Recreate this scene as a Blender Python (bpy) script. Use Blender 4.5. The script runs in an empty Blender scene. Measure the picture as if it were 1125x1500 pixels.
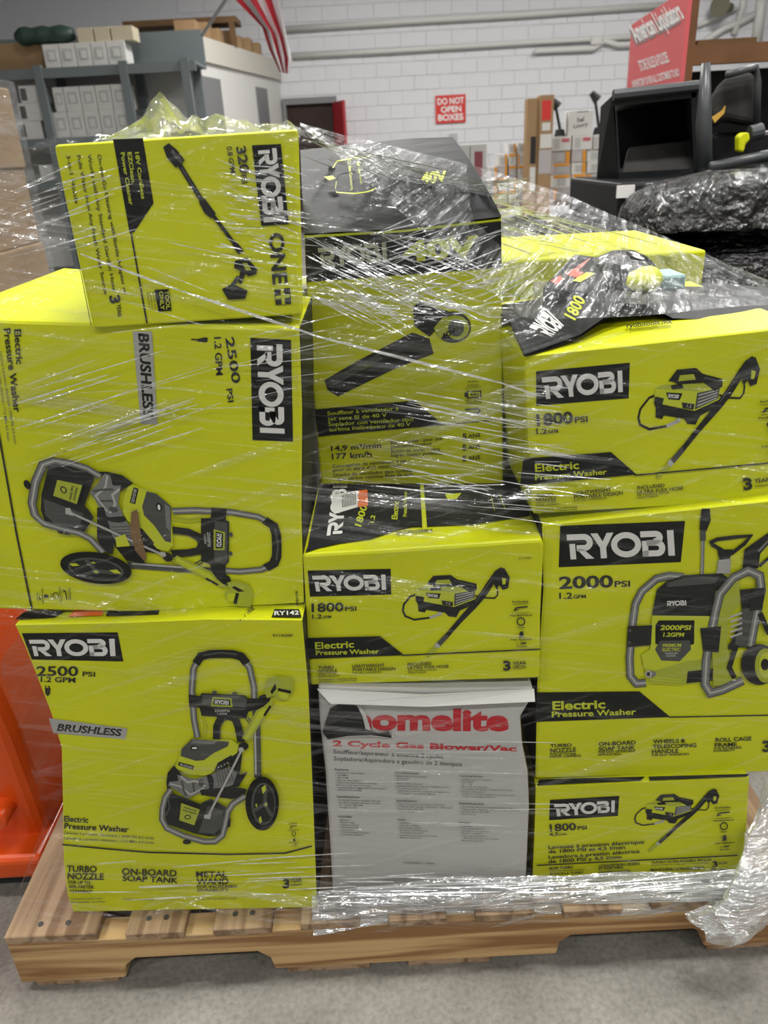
import bpy, bmesh, math, random
import numpy as np
from mathutils import Vector, Matrix, noise
from mathutils.geometry import tessellate_polygon

random.seed(7)
SC = bpy.context.scene
COL = SC.collection

# ---------------------------------------------------------------- camera
FPX, PITCH, ROLL, EYE = 1126.0, math.radians(25), math.radians(3.05), 1.16
_fw = np.array([0, math.cos(PITCH), -math.sin(PITCH)])
_r0 = np.array([1.0, 0, 0]); _u0 = np.array([0, math.sin(PITCH), math.cos(PITCH)])
_U = math.cos(ROLL) * _u0 + math.sin(ROLL) * _r0
_R = math.cos(ROLL) * _r0 - math.sin(ROLL) * _u0
_O = np.array([0, 0, EYE])
cam_d = bpy.data.cameras.new('camera'); cam = bpy.data.objects.new('camera', cam_d); COL.objects.link(cam)
cam_d.sensor_fit = 'VERTICAL'; cam_d.sensor_height = 36; cam_d.lens = 36 * FPX / 1500
cam_d.clip_start = 0.02; cam_d.clip_end = 100
cam.matrix_world = Matrix(((_R[0], _U[0], -_fw[0], 0), (_R[1], _U[1], -_fw[1], 0), (_R[2], _U[2], -_fw[2], EYE), (0, 0, 0, 1)))
cam_d.dof.use_dof = True; cam_d.dof.focus_distance = 1.02; cam_d.dof.aperture_fstop = 7.5
SC.camera = cam

# ---------------------------------------------------------------- world, exposure, ceiling lamps
w = bpy.data.worlds.new('world'); SC.world = w; w.use_nodes = True
w.node_tree.nodes['Background'].inputs[0].default_value = (0.80, 0.86, 0.95, 1)
w.node_tree.nodes['Background'].inputs[1].default_value = 0.10
vs = SC.view_settings
vs.view_transform = 'Standard'; vs.look = 'None'; vs.gamma = 1.0; vs.use_curve_mapping = False
vs.exposure = 0.22
LAMP_POWER = {-2.2: 62, 1.2: 105, 1.0: 120, 5.0: 105, 9.6: 190}
LAMPS = [(-3.2, -2.2), (0.3, -2.2), (3.6, -2.2), (-3.2, 1.2), (0.6, 1.0), (3.6, 1.2), (-1.0, 5.0), (3.4, 5.0), (0.2, 9.6), (4.6, 9.6)]
CEIL = 4.6

# ---------------------------------------------------------------- helpers
def ray(x, y): return _fw * FPX + _R * (x - 562.5) + _U * (750 - y)
def atY(x, y, Y): d = ray(x, y); return _O + d * (Y / d[1])
def atZ(x, y, Z): d = ray(x, y); return _O + d * ((Z - EYE) / d[2])
def onplane(x, y, p, n):
    d = ray(x, y); return _O + d * (((p - _O) @ n) / (d @ n))
def toPx(p):
    v = np.array(p) - _O; k = v @ _fw
    return np.array([562.5 + FPX * (v @ _R) / k, 750 - FPX * (v @ _U) / k])
def homog(src, dst):
    A = []; b = []
    for (x, y), (u, v) in zip(src, dst):
        A += [[x, y, 1, 0, 0, 0, -u * x, -u * y], [0, 0, 0, x, y, 1, -v * x, -v * y]]; b += [u, v]
    h = np.linalg.solve(np.array(A, float), np.array(b, float))
    M = np.append(h, 1).reshape(3, 3)
    def f(x, y):
        q = M @ (x, y, 1); return (q[0] / q[2], q[1] / q[2])
    return f

MATS = {}
def mat(key, col, rough=0.5, spec=0.4, metal=0.0, var=0.0, vscale=8.0, bump=0.0, bscale=40.0, stretch=None, emit=0):
    if key in MATS: return MATS[key]
    m = bpy.data.materials.new(key); m.use_nodes = True; nt = m.node_tree; b = nt.nodes['Principled BSDF']
    b.inputs['Base Color'].default_value = (*col, 1); b.inputs['Roughness'].default_value = rough
    b.inputs['Metallic'].default_value = metal; b.inputs['Specular IOR Level'].default_value = spec
    if emit:
        b.inputs['Emission Color'].default_value = (*col, 1); b.inputs['Emission Strength'].default_value = emit
    if var or bump:
        tc = nt.nodes.new('ShaderNodeTexCoord'); mp = nt.nodes.new('ShaderNodeMapping')
        nt.links.new(tc.outputs['Object'], mp.inputs[0])
        if stretch: mp.inputs['Scale'].default_value = stretch
    if var:
        n = nt.nodes.new('ShaderNodeTexNoise'); n.inputs['Scale'].default_value = vscale; n.inputs['Detail'].default_value = 5
        nt.links.new(mp.outputs[0], n.inputs['Vector'])
        r = nt.nodes.new('ShaderNodeValToRGB')
        r.color_ramp.elements[0].position = 0.3; r.color_ramp.elements[1].position = 0.7
        r.color_ramp.elements[0].color = (*[c * (1 - var) for c in col], 1)
        r.color_ramp.elements[1].color = (*[min(1, c * (1 + var)) for c in col], 1)
        nt.links.new(n.outputs[0], r.inputs[0]); nt.links.new(r.outputs[0], b.inputs['Base Color'])
    if bump:
        n = nt.nodes.new('ShaderNodeTexNoise'); n.inputs['Scale'].default_value = bscale; n.inputs['Detail'].default_value = 4
        nt.links.new(mp.outputs[0], n.inputs['Vector'])
        bp = nt.nodes.new('ShaderNodeBump'); bp.inputs['Strength'].default_value = bump; bp.inputs['Distance'].default_value = 0.01 if bump < .9 else .05
        nt.links.new(n.outputs[0], bp.inputs['Height']); nt.links.new(bp.outputs[0], b.inputs['Normal'])
    MATS[key] = m; return m

LIME = mat('lime_board', (0.57, 0.605, 0.004), 0.42, 0.4, var=0.07, vscale=5, bump=0.12, bscale=9)
LIME_P = mat('lime_ink', (0.50, 0.56, 0.02), 0.45)
LIMED = mat('lime_ink_deep', (0.36, 0.41, 0.03), 0.45)
BLK = mat('black_ink', (0.010, 0.011, 0.010), 0.5, 0.2)
DKG = mat('charcoal_ink', (0.020, 0.021, 0.020), 0.5, 0.2)
DK2 = mat('slate_ink', (0.065, 0.068, 0.064), 0.45)
GRY = mat('steel_grey_ink', (0.17, 0.175, 0.17), 0.45)
LGT = mat('pale_grey_ink', (0.42, 0.42, 0.40), 0.45)
WHT = mat('white_ink', (0.68, 0.68, 0.66), 0.45)
SILV = mat('silver_ink', (0.36, 0.36, 0.34), 0.4)
RED = mat('red_ink', (0.50, 0.016, 0.025), 0.45)
ORG = mat('orange_ink', (0.80, 0.16, 0.02), 0.45)
TXT = mat('text_ink', (0.02, 0.022, 0.016), 0.45)
GTX = mat('grey_text_ink', (0.10, 0.10, 0.10), 0.5)
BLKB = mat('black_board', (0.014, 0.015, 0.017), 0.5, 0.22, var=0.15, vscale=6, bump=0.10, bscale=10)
WHTB = mat('white_board', (0.50, 0.495, 0.48), 0.5, 0.3, var=0.04, vscale=6, bump=0.15, bscale=9)
KRAFT = mat('kraft_board', (0.33, 0.215, 0.115), 0.7, 0.2, var=0.08, vscale=6)
KRAFTD = mat('kraft_torn', (0.20, 0.12, 0.06), 0.8, 0.2, var=0.2, vscale=30)

def tag(o, label=None, cat=None, group=None, kind=None):
    if label: o['label'] = label
    if cat: o['category'] = cat
    if group: o['group'] = group
    if kind: o['kind'] = kind
    return o
def thing(name, loc, label, cat, group=None):
    o = bpy.data.objects.new(name, None); o.empty_display_size = 0.05; o.location = [float(c) for c in loc]
    COL.objects.link(o); return tag(o, label, cat, group)
class MB:
    """collects world-space geometry for ONE mesh object"""
    def __init__(s): s.v = []; s.f = []; s.m = []; s.mats = []; s.smooth = False
    def mi(s, m):
        if m not in s.mats: s.mats.append(m)
        return s.mats.index(m)
    def add(s, vs_, fs, m):
        o = len(s.v); i = s.mi(m)
        s.v += [tuple(float(c) for c in p) for p in vs_]
        for f in fs: s.f.append([o + k for k in f]); s.m.append(i)
        return s
    def hexa(s, c8, m):   # bottom 4 ccw, top 4 ccw
        return s.add(c8, [(3, 2, 1, 0), (4, 5, 6, 7), (0, 1, 5, 4), (1, 2, 6, 5), (2, 3, 7, 6), (3, 0, 4, 7)], m)
    def box(s, x0, x1, y0, y1, z0, z1, m):
        return s.hexa([(x0, y0, z0), (x1, y0, z0), (x1, y1, z0), (x0, y1, z0), (x0, y0, z1), (x1, y0, z1), (x1, y1, z1), (x0, y1, z1)], m)
    def prism(s, pts, ext, m):   # polygon (list of 3d) extruded by vector
        n = len(pts); pts = [np.array(p, float) for p in pts]; ext = np.array(ext, float)
        tri = tessellate_polygon([[Vector(p) for p in pts]])
        vs_ = pts + [p + ext for p in pts]
        fs = [tuple(t) for t in tri] + [tuple(i + n for i in reversed(t)) for t in tri]
        fs += [(i, (i + 1) % n, (i + 1) % n + n, i + n) for i in range(n)]
        return s.add(vs_, fs, m)
    def tube(s, pts, r, m, seg=10, caps=True):
        pts = [np.array(p, float) for p in pts]; rs = r if isinstance(r, (list, tuple)) else [r] * len(pts)
        vs_ = []; fs = []; up = np.array([0.13, 0.21, 0.97])
        for i, p in enumerate(pts):
            a = pts[max(0, i - 1)]; b = pts[min(len(pts) - 1, i + 1)]; t = (b - a) / (np.linalg.norm(b - a) + 1e-9)
            u = np.cross(t, up); u /= np.linalg.norm(u) + 1e-9; v = np.cross(t, u)
            for k in range(seg):
                a_ = 2 * math.pi * k / seg
                vs_.append(p + rs[i] * (math.cos(a_) * u + math.sin(a_) * v))
        for i in range(len(pts) - 1):
            for k in range(seg):
                k2 = (k + 1) % seg
                fs.append((i * seg + k, i * seg + k2, (i + 1) * seg + k2, (i + 1) * seg + k))
        if caps:
            fs.append(tuple(range(seg))); fs.append(tuple((len(pts) - 1) * seg + k for k in reversed(range(seg))))
        return s.add(vs_, fs, m)
    def grid(s, P, m):   # P[i][j] points
        n, k = len(P), len(P[0])
        return s.add([p for r in P for p in r], [(i * k + j, i * k + j + 1, (i + 1) * k + j + 1, (i + 1) * k + j) for i in range(n - 1) for j in range(k - 1)], m)
    def build(s, name, parent=None, label=None, bevel=0, smooth=False, seg=2):
        me = bpy.data.meshes.new(name); base = np.zeros(3)
        if parent:
            p = parent; base = np.zeros(3)
            while p: base = base + np.array(p.location); p = p.parent
        me.from_pydata([tuple(np.array(v) - base) for v in s.v], [], s.f)
        for m in s.mats: me.materials.append(m)
        me.polygons.foreach_set('material_index', s.m)
        bm = bmesh.new(); bm.from_mesh(me)
        if bevel or smooth: bmesh.ops.remove_doubles(bm, verts=bm.verts, dist=1e-5)
        bmesh.ops.recalc_face_normals(bm, faces=bm.faces)
        bm.to_mesh(me); bm.free()
        if smooth: me.polygons.foreach_set('use_smooth', [True] * len(me.polygons))
        o = bpy.data.objects.new(name, me); COL.objects.link(o); o.parent = parent
        if bevel:
            md = o.modifiers.new('bevel', 'BEVEL'); md.width = bevel; md.segments = seg; md.limit_method = 'ANGLE'; md.angle_limit = math.radians(40)
        if label: o['label'] = label
        return o
def single(name, mb, label, cat, group=None, **k): return tag(mb.build(name, **k), label, cat, group)
def struct(name, mb, **k): return tag(mb.build(name, **k), kind='structure')

# -------------------------------------------------------------- flat print: lettering and pictures on a plane
_tc = {}
def glyphs(s, bold, shear=0.0):
    k = (s, bold, shear)
    if k not in _tc:
        c = bpy.data.curves.new('t', 'FONT'); c.body = s; c.size = 1; c.offset = bold; c.resolution_u = 3; c.shear = shear
        o = bpy.data.objects.new('t', c); COL.objects.link(o)
        dg = bpy.context.evaluated_depsgraph_get()
        me = o.evaluated_get(dg).to_mesh()
        v = np.array([tuple(q.co[:2]) for q in me.vertices]) if len(me.vertices) else np.zeros((0, 2))
        f = [tuple(p.vertices) for p in me.polygons]
        o.evaluated_get(dg).to_mesh_clear()
        bpy.data.objects.remove(o); bpy.data.curves.remove(c)
        _tc[k] = (v, f)
    return _tc[k]
CAPH = 0.70
def logo_shapes():
    """RYOBI in geometric capitals, height 1, width 4.2"""
    S = 0.235; out = []
    def st(pts): out.append(('s', pts, S))
    arc = lambda cx, cy, rx, ry, a0, a1, n=12: [(cx + rx * math.cos(math.radians(a0 + (a1 - a0) * i / n)), cy + ry * math.sin(math.radians(a0 + (a1 - a0) * i / n))) for i in range(n + 1)]
    h = S / 2
    st([(0, 1 - h), (.62, 1 - h)] + arc(.66, .66, .24, 1 - h - .66, 85, -85) + [(.62, .44), (.36, .44)])
    out.append(('p', [(.08, 0), (.31, 0), (.31, .62), (.08, .62)]))
    out.append(('p', [(.36, .40), (.62, .40), (1.03, 0), (.71, 0)]))
    out.append(('p', [(.95, 1), (1.23, 1), (1.41, .66), (1.59, 1), (1.86, 1), (1.53, .42), (1.53, 0), (1.29, 0), (1.29, .42)]))
    st(arc(2.32, .5, .47, .5 - h, 0, 360, 26))
    st([(2.90, 1 - h), (3.45, 1 - h)] + arc(3.47, .74, .17, 1 - h - .74, 85, -85, 8) + [(3.40, .535), (3.12, .535)])
    st([(3.12, .535), (3.48, .535)] + arc(3.52, .325, .19, .21, 85, -85, 8) + [(3.45, h), (2.94, h)])
    out.append(('p', [(2.94, 0), (3.17, 0), (3.17, .62), (2.94, .62)]))
    out.append(('p', [(3.93, 0), (4.18, 0), (4.18, 1), (3.93, 1)]))
    return out
def ribbon(pts, w):
    P = [np.array(p, float) for p in pts]; L = []; Rr = []; n = len(P)
    ws = w if isinstance(w, (list, tuple)) else [w] * n
    closed = np.linalg.norm(P[0] - P[-1]) < 1e-6
    for i in range(n):
        a = P[i - 1] if i else (P[-2] if closed else P[0]); b = P[i + 1] if i < n - 1 else (P[1] if closed else P[-1])
        d1 = P[i] - a; d2 = b - P[i]
        d1 = d1 / (np.linalg.norm(d1) + 1e-9); d2 = d2 / (np.linalg.norm(d2) + 1e-9)
        t = d1 + d2; t = t / (np.linalg.norm(t) + 1e-9); nn = np.array([-t[1], t[0]])
        c = max(.6, abs(nn @ np.array([-d2[1], d2[0]]))) if i < n - 1 and i else 1
        L.append(P[i] + nn * ws[i] / 2 / c); Rr.append(P[i] - nn * ws[i] / 2 / c)
    return L + Rr, [(i, i + 1, n + i + 1, n + i) for i in range(n - 1)]

class Print:
    """flat print on one plane of a thing; shapes are grouped into named parts"""
    def __init__(s, p, n, owner):
        s.p = np.array(p, float); s.n = np.array(n, float); s.n /= np.linalg.norm(s.n)
        if (s.p - _O) @ s.n > 0: s.n = -s.n
        s.owner = owner; s.parts = {}; s.cur = ('print', 0); s.map = lambda x, y: (x, y); s.lay = 0; s.labels = {}
    def crop(s, ox, oy, k): s.map = lambda x, y: (ox + x / k, oy + y / k); return s
    def part(s, name, label=None):
        s.pi = getattr(s, 'pi', 0) + 1; s.cur = (name, s.pi)
        if label: s.labels[s.cur] = label
        return s
    def put(s, v2, f, m):
        s.lay += 1
        off = s.n * (0.0006 + 0.000045 * s.lay)
        pts = [onplane(*s.map(*q), s.p, s.n) + off for q in v2]
        s.parts.setdefault(s.cur, MB()).add(pts, f, m); return s
    def poly(s, pts, m):
        return s.put(pts, [tuple(t) for t in tessellate_polygon([[Vector((p[0], p[1], 0)) for p in pts]])], m)
    def line(s, pts, w, m): v, f = ribbon(pts, w); return s.put(v, f, m)
    def tubeline(s, pts, w, m=None, hi=None):
        s.line(pts, w, m or DK2); s.line(pts, w * .72, hi or GRY); return s.line(pts, w * .2, LGT)
    def ell(s, cx, cy, rx, ry, m, n=24):
        return s.put([(cx + rx * math.cos(6.28318 * i / n), cy + ry * math.sin(6.28318 * i / n)) for i in range(n)], [tuple(range(n))], m)
    def T(s, txt, x0, y0, x1, y1, h, m=None, bold=0.022, shear=0.0):
        v, f = glyphs(txt, bold, shear)
        if not len(v): return s
        a, b = v[:, 0].min(), v[:, 0].max(); d = np.array([x1 - x0, y1 - y0], float); L = np.linalg.norm(d); d /= L
        up = np.array([d[1], -d[0]])
        q = [np.array([x0, y0]) + d * ((p[0] - a) / (b - a) * L) + up * (p[1] / CAPH * h) for p in v]
        return s.put(q, f, m or TXT)
    def logo(s, tl, tr, br, bl, m=None):
        H = homog([(0, 1), (4.18, 1), (4.18, 0), (0, 0)], [tl, tr, br, bl])
        for it in logo_shapes():
            if it[0] == 's': v, f = ribbon(it[1], it[2])
            else: v = it[1]; f = [tuple(t) for t in tessellate_polygon([[Vector((p[0], p[1], 0)) for p in v]])]
            s.put([H(*q) for q in v], f, m or WHT); s.lay -= 1
        s.lay += 1
        return s
    def lines(s, rows, m=None, bold=0.005):
        for r in rows: s.T(*r, m or TXT, bold)
        return s
    def done(s):
        up = {'logo_lettering': 'logo_panel', 'banner_lettering': 'banner', 'voltage_lettering': 'brand_band', 'top_lettering': 'top_panel', 'shipping_label': 'top_panel'}; made = {}
        for k, mb in s.parts.items():
            made[k[0]] = mb.build(k[0], made.get(up.get(k[0]), s.owner), s.labels.get(k))

# pictures printed on the cartons; coordinates are those of the printed picture, mapped by P.map
def pic_cage_washer(P):
    P.part('product_picture', 'printed picture of a wheeled pressure washer')
    P.line([(775, 440), (785, 700), (790, 985)], 52, DK2); P.line([(770, 640), (776, 960)], 14, LGT)
    for o in (0, 25): P.line([(390 - o, 520), (420 - o, 600), (415 - o, 690)], 7, LIMED); P.line([(690 + o, 540), (740 + o, 600)], 8, DK2)
    P.tubeline([(350, 690), (325, 560), (308, 350), (320, 190), (365, 100), (520, 75), (670, 98), (730, 180), (762, 320), (765, 440)], 46)
    P.line([(338, 150), (375, 96), (440, 80), (520, 78), (610, 80), (670, 98), (712, 150)], 60, DKG); P.line([(390, 88), (520, 70), (640, 82)], 12, DK2)
    P.line([(490, 700), (492, 610), (520, 550), (570, 530), (625, 550), (650, 620), (668, 720)], 55, DKG); P.line([(512, 690), (515, 610), (560, 545)], 8, DK2)
    P.poly([(285, 375), (370, 385), (380, 365), (690, 380), (720, 402), (880, 405), (870, 450), (800, 480), (722, 500), (705, 550), (380, 530), (365, 472), (290, 465)], DKG)
    P.poly([(385, 375), (690, 388), (715, 410), (700, 470), (385, 450)], DK2)
    P.poly([(462, 392), (600, 402), (608, 468), (448, 460)], LIMED); P.poly([(472, 405), (588, 412), (594, 456), (464, 448)], BLK)
    P.logo((478, 414), (578, 420), (580, 450), (474, 444)); P.T('2500PSI', 475, 500, 585, 502, 18, LGT); P.T('1.2GPM', 495, 520, 565, 522, 14, LGT)
    P.ell(840, 402, 42, 28, BLK); P.ell(475, 358, 18, 12, DK2); P.ell(622, 366, 18, 12, DK2)
    P.poly([(835, 340), (860, 265), (930, 235), (1050, 255), (1052, 350), (1000, 415), (950, 420), (905, 380), (860, 400)], LIMED)
    P.poly([(940, 345), (1000, 352), (1020, 395), (980, 408), (945, 390)], LIME_P)
    P.poly([(882, 352), (920, 290), (928, 330), (895, 372)], BLK); P.poly([(940, 325), (1035, 345), (1030, 367), (938, 347)], BLK)
    P.poly([(780, 490), (835, 460), (905, 395), (905, 440), (840, 540), (725, 725), (676, 690)], LIMED); P.poly([(800, 500), (850, 470), (830, 530), (720, 700), (695, 690)], LIME_P)
    P.line([(885, 455), (838, 528)], 16, BLK)
    P.poly([(600, 800), (680, 780), (660, 960), (720, 935), (655, 1040), (560, 1050)], DKG)
    P.poly([(228, 800), (320, 702), (600, 705), (655, 742), (640, 800), (560, 850), (500, 900), (450, 950), (400, 966), (300, 955), (188, 912)], LIME_P)
    P.poly([(235, 770), (312, 695), (582, 716), (575, 750), (470, 800), (400, 852), (340, 857), (228, 822)], DK2)
    P.poly([(320, 702), (500, 712), (470, 735), (300, 728)], GRY); P.ell(328, 763, 30, 17, BLK); P.ell(330, 763, 20, 8, WHT)
    P.poly([(215, 863), (327, 893), (320, 922), (210, 890)], BLK); P.T('BRUSHLESS', 222, 888, 315, 913, 15, LGT)
    P.poly([(475, 925), (500, 870), (600, 812), (606, 840), (562, 905), (480, 935)], DKG)
    for i in range(4): P.ell(505 + i * 22, 885 - i * 11 + 18, 6, 5, LGT)
    P.poly([(440, 960), (590, 895), (642, 945), (610, 1030), (480, 1078), (430, 1040)], GRY)
    for i in range(6): P.line([(490 + i * 20, 935 - i * 7), (510 + i * 20, 1040 - i * 8)], 6, DK2)
    P.ell(440, 1015, 32, 62, DKG)
    P.poly([(135, 940), (180, 888), (245, 960), (205, 1005), (132, 1075), (125, 1010)], DKG)
    P.poly([(205, 955), (330, 985), (420, 965), (440, 1050), (400, 1085), (330, 1105), (280, 1130), (222, 1085), (138, 1032), (150, 1005), (215, 1000)], GRY)
    P.line([(230, 965), (280, 1010), (340, 1000), (410, 1040)], 12, LGT); P.line([(150, 1020), (230, 1040), (300, 1100), (400, 1050)], 10, LGT)
    P.line([(240, 1000), (250, 1060), (270, 1110)], 14, DK2); P.line([(320, 1010), (330, 1080)], 14, DK2); P.ell(380, 1015, 20, 26, DK2)
    P.poly([(370, 1065), (620, 1040), (712, 1058), (690, 1112), (600, 1130), (380, 1102)], DKG)
    P.poly([(105, 1120), (180, 1090), (225, 1110), (375, 1168), (400, 1150), (450, 1128), (560, 1190), (592, 1280), (560, 1385), (440, 1402), (330, 1382), (130, 1312)], DKG)
    P.poly([(430, 1180), (540, 1220), (545, 1330), (470, 1385), (360, 1375)], DK2); P.line([(140, 1130), (150, 1190), (120, 1260)], 10, DK2)
    P.poly([(200, 1130), (370, 1180), (365, 1208), (235, 1160)], BLK)
    P.poly([(235, 1160), (370, 1207), (330, 1322), (220, 1285)], LIMED); P.T('Advanced', 252, 1195, 345, 1222, 14); P.T('Soap System', 246, 1215, 345, 1243, 14); P.ell(282, 1262, 24, 17, TXT); P.ell(282, 1262, 16, 10, LIMED)
    P.tubeline([(160, 1058), (118, 1120), (98, 1200), (95, 1280), (130, 1342), (250, 1398), (400, 1440), (480, 1438), (535, 1395), (558, 1300), (575, 1220), (610, 1165), (700, 1108)], 44)
    P.ell(275, 1442, 30, 18, DKG); P.poly([(575, 1290), (596, 1265), (592, 1330), (570, 1340)], DKG)
    P.line([(682, 755), (560, 1000), (432, 1248)], 18, LGT); P.line([(676, 755), (426, 1246)], 5, GRY)
    P.ell(690, 742, 36, 30, DKG); P.ell(672, 768, 20, 18, LGT); P.poly([(400, 1245), (455, 1235), (445, 1275), (405, 1270)], LGT)
    P.ell(825, 1160, 122, 197, BLK, 40); P.ell(835, 1162, 88, 155, DK2, 32); P.ell(838, 1162, 76, 140, DKG, 32)
    for a in (80, 200, 320): P.line([(845, 1165), (838 + 75 * math.cos(math.radians(a)), 1162 - 138 * math.sin(math.radians(a)))], 26, DK2)
    P.poly([(820, 1045), (850, 1022), (852, 1062), (832, 1090)], LIME_P); P.poly([(800, 1268), (815, 1250), (825, 1290), (808, 1305)], LIME_P)
    P.poly([(775, 1165), (790, 1160), (785, 1190)], LIME_P); P.ell(852, 1165, 16, 20, GRY); P.ell(852, 1165, 8, 10, LIME_P)

def pic_compact_washer(P):
    P.part('product_picture', 'printed picture of a compact pressure washer and wand')
    P.line([(545, 512), (495, 528), (466, 562), (462, 590), (472, 612), (510, 627), (580, 618)], 8, DKG); P.line([(575, 619), (620, 603)], 11, LGT)
    P.line([(750, 520), (800, 534), (850, 536), (862, 522), (862, 495)], 6, DKG)
    P.poly([(514, 500), (545, 488), (640, 486), (745, 492), (768, 500), (765, 536), (676, 572), (515, 546)], LIME_P)
    P.poly([(514, 500), (545, 488), (640, 486), (745, 492), (680, 512)], LIMED)
    P.poly([(680, 516), (766, 503), (764, 536), (678, 570)], DK2)
    for i in range(4): P.line([(686, 524 + i * 11), (760, 509 + i * 8)], 4, LGT)
    P.line([(676, 572), (765, 538)], 5, LIME_P)
    P.poly([(515, 543), (676, 573), (766, 540), (760, 562), (702, 588), (688, 616), (655, 612), (640, 596), (560, 584), (555, 596), (528, 590), (526, 562)], DKG)
    P.poly([(562, 476), (590, 441), (664, 437), (692, 456), (772, 474), (775, 498), (748, 512), (700, 484), (600, 488), (585, 480)], DKG)
    P.poly([(604, 459), (658, 456), (668, 474), (600, 478)], LIMED); P.poly([(572, 490), (615, 486), (625, 500), (580, 503)], BLK)
    P.line([(700, 468), (765, 482)], 6, DK2)
    P.poly([(558, 512), (622, 516), (614, 537), (570, 533)], BLK); P.logo((566, 517), (610, 520), (608, 532), (568, 529))
    P.poly([(516, 524), (552, 530), (548, 552), (516, 545)], DKG); P.poly([(624, 544), (674, 551), (672, 568), (630, 562)], DKG); P.T('1.2', 645, 560, 662, 562, 9, LGT)
    P.ell(618, 600, 9, 7, LGT)
    P.line([(884, 412), (862, 428), (840, 458), (800, 520), (765, 562), (700, 632), (640, 702)], [22, 28, 28, 28, 26, 20, 18], DKG)
    P.line([(836, 458), (770, 548)], 5, DK2)
    P.poly([(836, 452), (866, 410), (890, 407), (913, 446), (906, 492), (884, 499), (868, 478), (858, 498), (848, 480)], DKG)
    P.poly([(880, 448), (898, 452), (894, 476), (882, 476)], LIME_P)
    P.line([(650, 690), (612, 730)], 20, DK2); P.line([(612, 728), (602, 740)], 22, LGT); P.line([(602, 740), (562, 780)], [20, 16], LIMED)

def pic_tank_washer(P):
    P.part('product_picture', 'printed picture of a roll-cage pressure washer')
    P.line([(826, 46), (824, 100), (812, 150)], [38, 50, 34], DKG); P.line([(812, 150), (812, 200)], 26, DK2); P.line([(812, 200), (808, 360)], 16, GRY); P.line([(809, 200), (805, 360)], 4, LGT)
    P.poly([(1010, 240), (1060, 205), (1140, 150), (1140, 200), (1085, 260), (1075, 330), (1000, 335)], DKG); P.line([(1080, 320), (1140, 270)], 14, DKG); P.line([(1075, 250), (1140, 180)], 10, GRY)
    P.line([(905, 245), (858, 218), (852, 205), (880, 192), (960, 182), (1040, 175), (1010, 212), (945, 262)], 18, DKG)
    P.poly([(880, 240), (955, 240), (938, 290), (890, 290)], DKG); P.poly([(885, 290), (945, 285), (940, 355), (876, 355)], SILV)
    P.tubeline([(720, 372), (650, 366), (590, 380), (520, 440), (490, 500), (476, 600), (462, 760), (466, 845), (495, 880), (540, 876)], 38)
    P.poly([(568, 552), (592, 430), (640, 390), (720, 362), (900, 353), (960, 395), (900, 480), (850, 557)], DKG); P.poly([(640, 400), (720, 375), (890, 368), (870, 400), (640, 420)], DK2)
    P.poly([(612, 472), (756, 466), (748, 520), (614, 527)], BLK); P.logo((640, 486), (730, 482), (732, 506), (638, 510))
    P.poly([(850, 560), (870, 440), (950, 385), (985, 380), (990, 500), (935, 560), (925, 690), (962, 850), (940, 892), (860, 890)], LIMED)
    P.poly([(568, 555), (852, 557), (835, 870), (700, 886), (565, 880), (530, 800), (518, 742), (560, 715)], LIME_P); P.poly([(740, 770), (850, 760), (835, 870), (700, 886), (565, 880), (540, 830)], LIMED)
    for i in range(3): P.line([(560, 845 + i * 14), (712, 862 + i * 12)], 4, LIME_P)
    P.poly([(738, 820), (860, 808), (855, 865), (732, 877)], DKG)
    P.poly([(600, 577), (770, 577), (768, 690), (735, 700), (584, 690), (584, 600)], BLK); P.T('2000PSI', 606, 622, 755, 622, 22, LIME_P, .03, .15); P.T('1.2GPM', 620, 654, 722, 654, 19, LIME_P, .03, .15)
    P.poly([(606, 674), (748, 672), (754, 715), (700, 772), (612, 768), (582, 715)], DK2); P.T('PREMIUM', 618, 704, 708, 702, 15, LIME_P, .02, .15); P.T('ELECTRIC', 616, 724, 704, 722, 15, LIME_P, .02, .15); P.T('PRESSURE', 630, 738, 690, 737, 8, LGT); P.T('WASHER', 634, 750, 680, 749, 8, LGT)
    P.poly([(452, 604), (568, 600), (562, 694), (446, 706)], DKG); P.ell(462, 625, 8, 8, DK2); P.ell(460, 682, 8, 8, DK2)
    P.poly([(985, 430), (1104, 418), (1086, 520), (1040, 705), (930, 705), (1000, 560)], DKG); P.poly([(1000, 520), (1070, 515), (1040, 700), (960, 700)], DK2)
    for i in range(5): P.line([(940, 560 + i * 24), (996, 540 + i * 24)], 9, LGT)
    P.line([(930, 700), (965, 705), (935, 800), (960, 850)], 24, DKG)
    P.tubeline([(1035, 700), (1062, 560), (1088, 430), (1080, 362), (1025, 338), (955, 372), (890, 450), (868, 540), (848, 640), (826, 760), (820, 880), (845, 922), (900, 908), (1000, 862)], 42)
    P.poly([(796, 612), (896, 604), (884, 728), (810, 722)], DKG); P.poly([(1040, 425), (1104, 418), (1092, 525), (1030, 530)], DKG)
    P.line([(1080, 540), (1125, 640)], 26, DKG); P.ell(1078, 785, 88, 98, DKG, 32); P.ell(1106, 790, 50, 82, LIMED); P.ell(1112, 790, 36, 64, LIME_P); P.ell(1104, 785, 20, 28, DKG)
    P.ell(560, 830, 26, 16, GRY); P.ell(550, 830, 16, 17, LGT); P.ell(549, 830, 9, 10, DKG)

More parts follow.
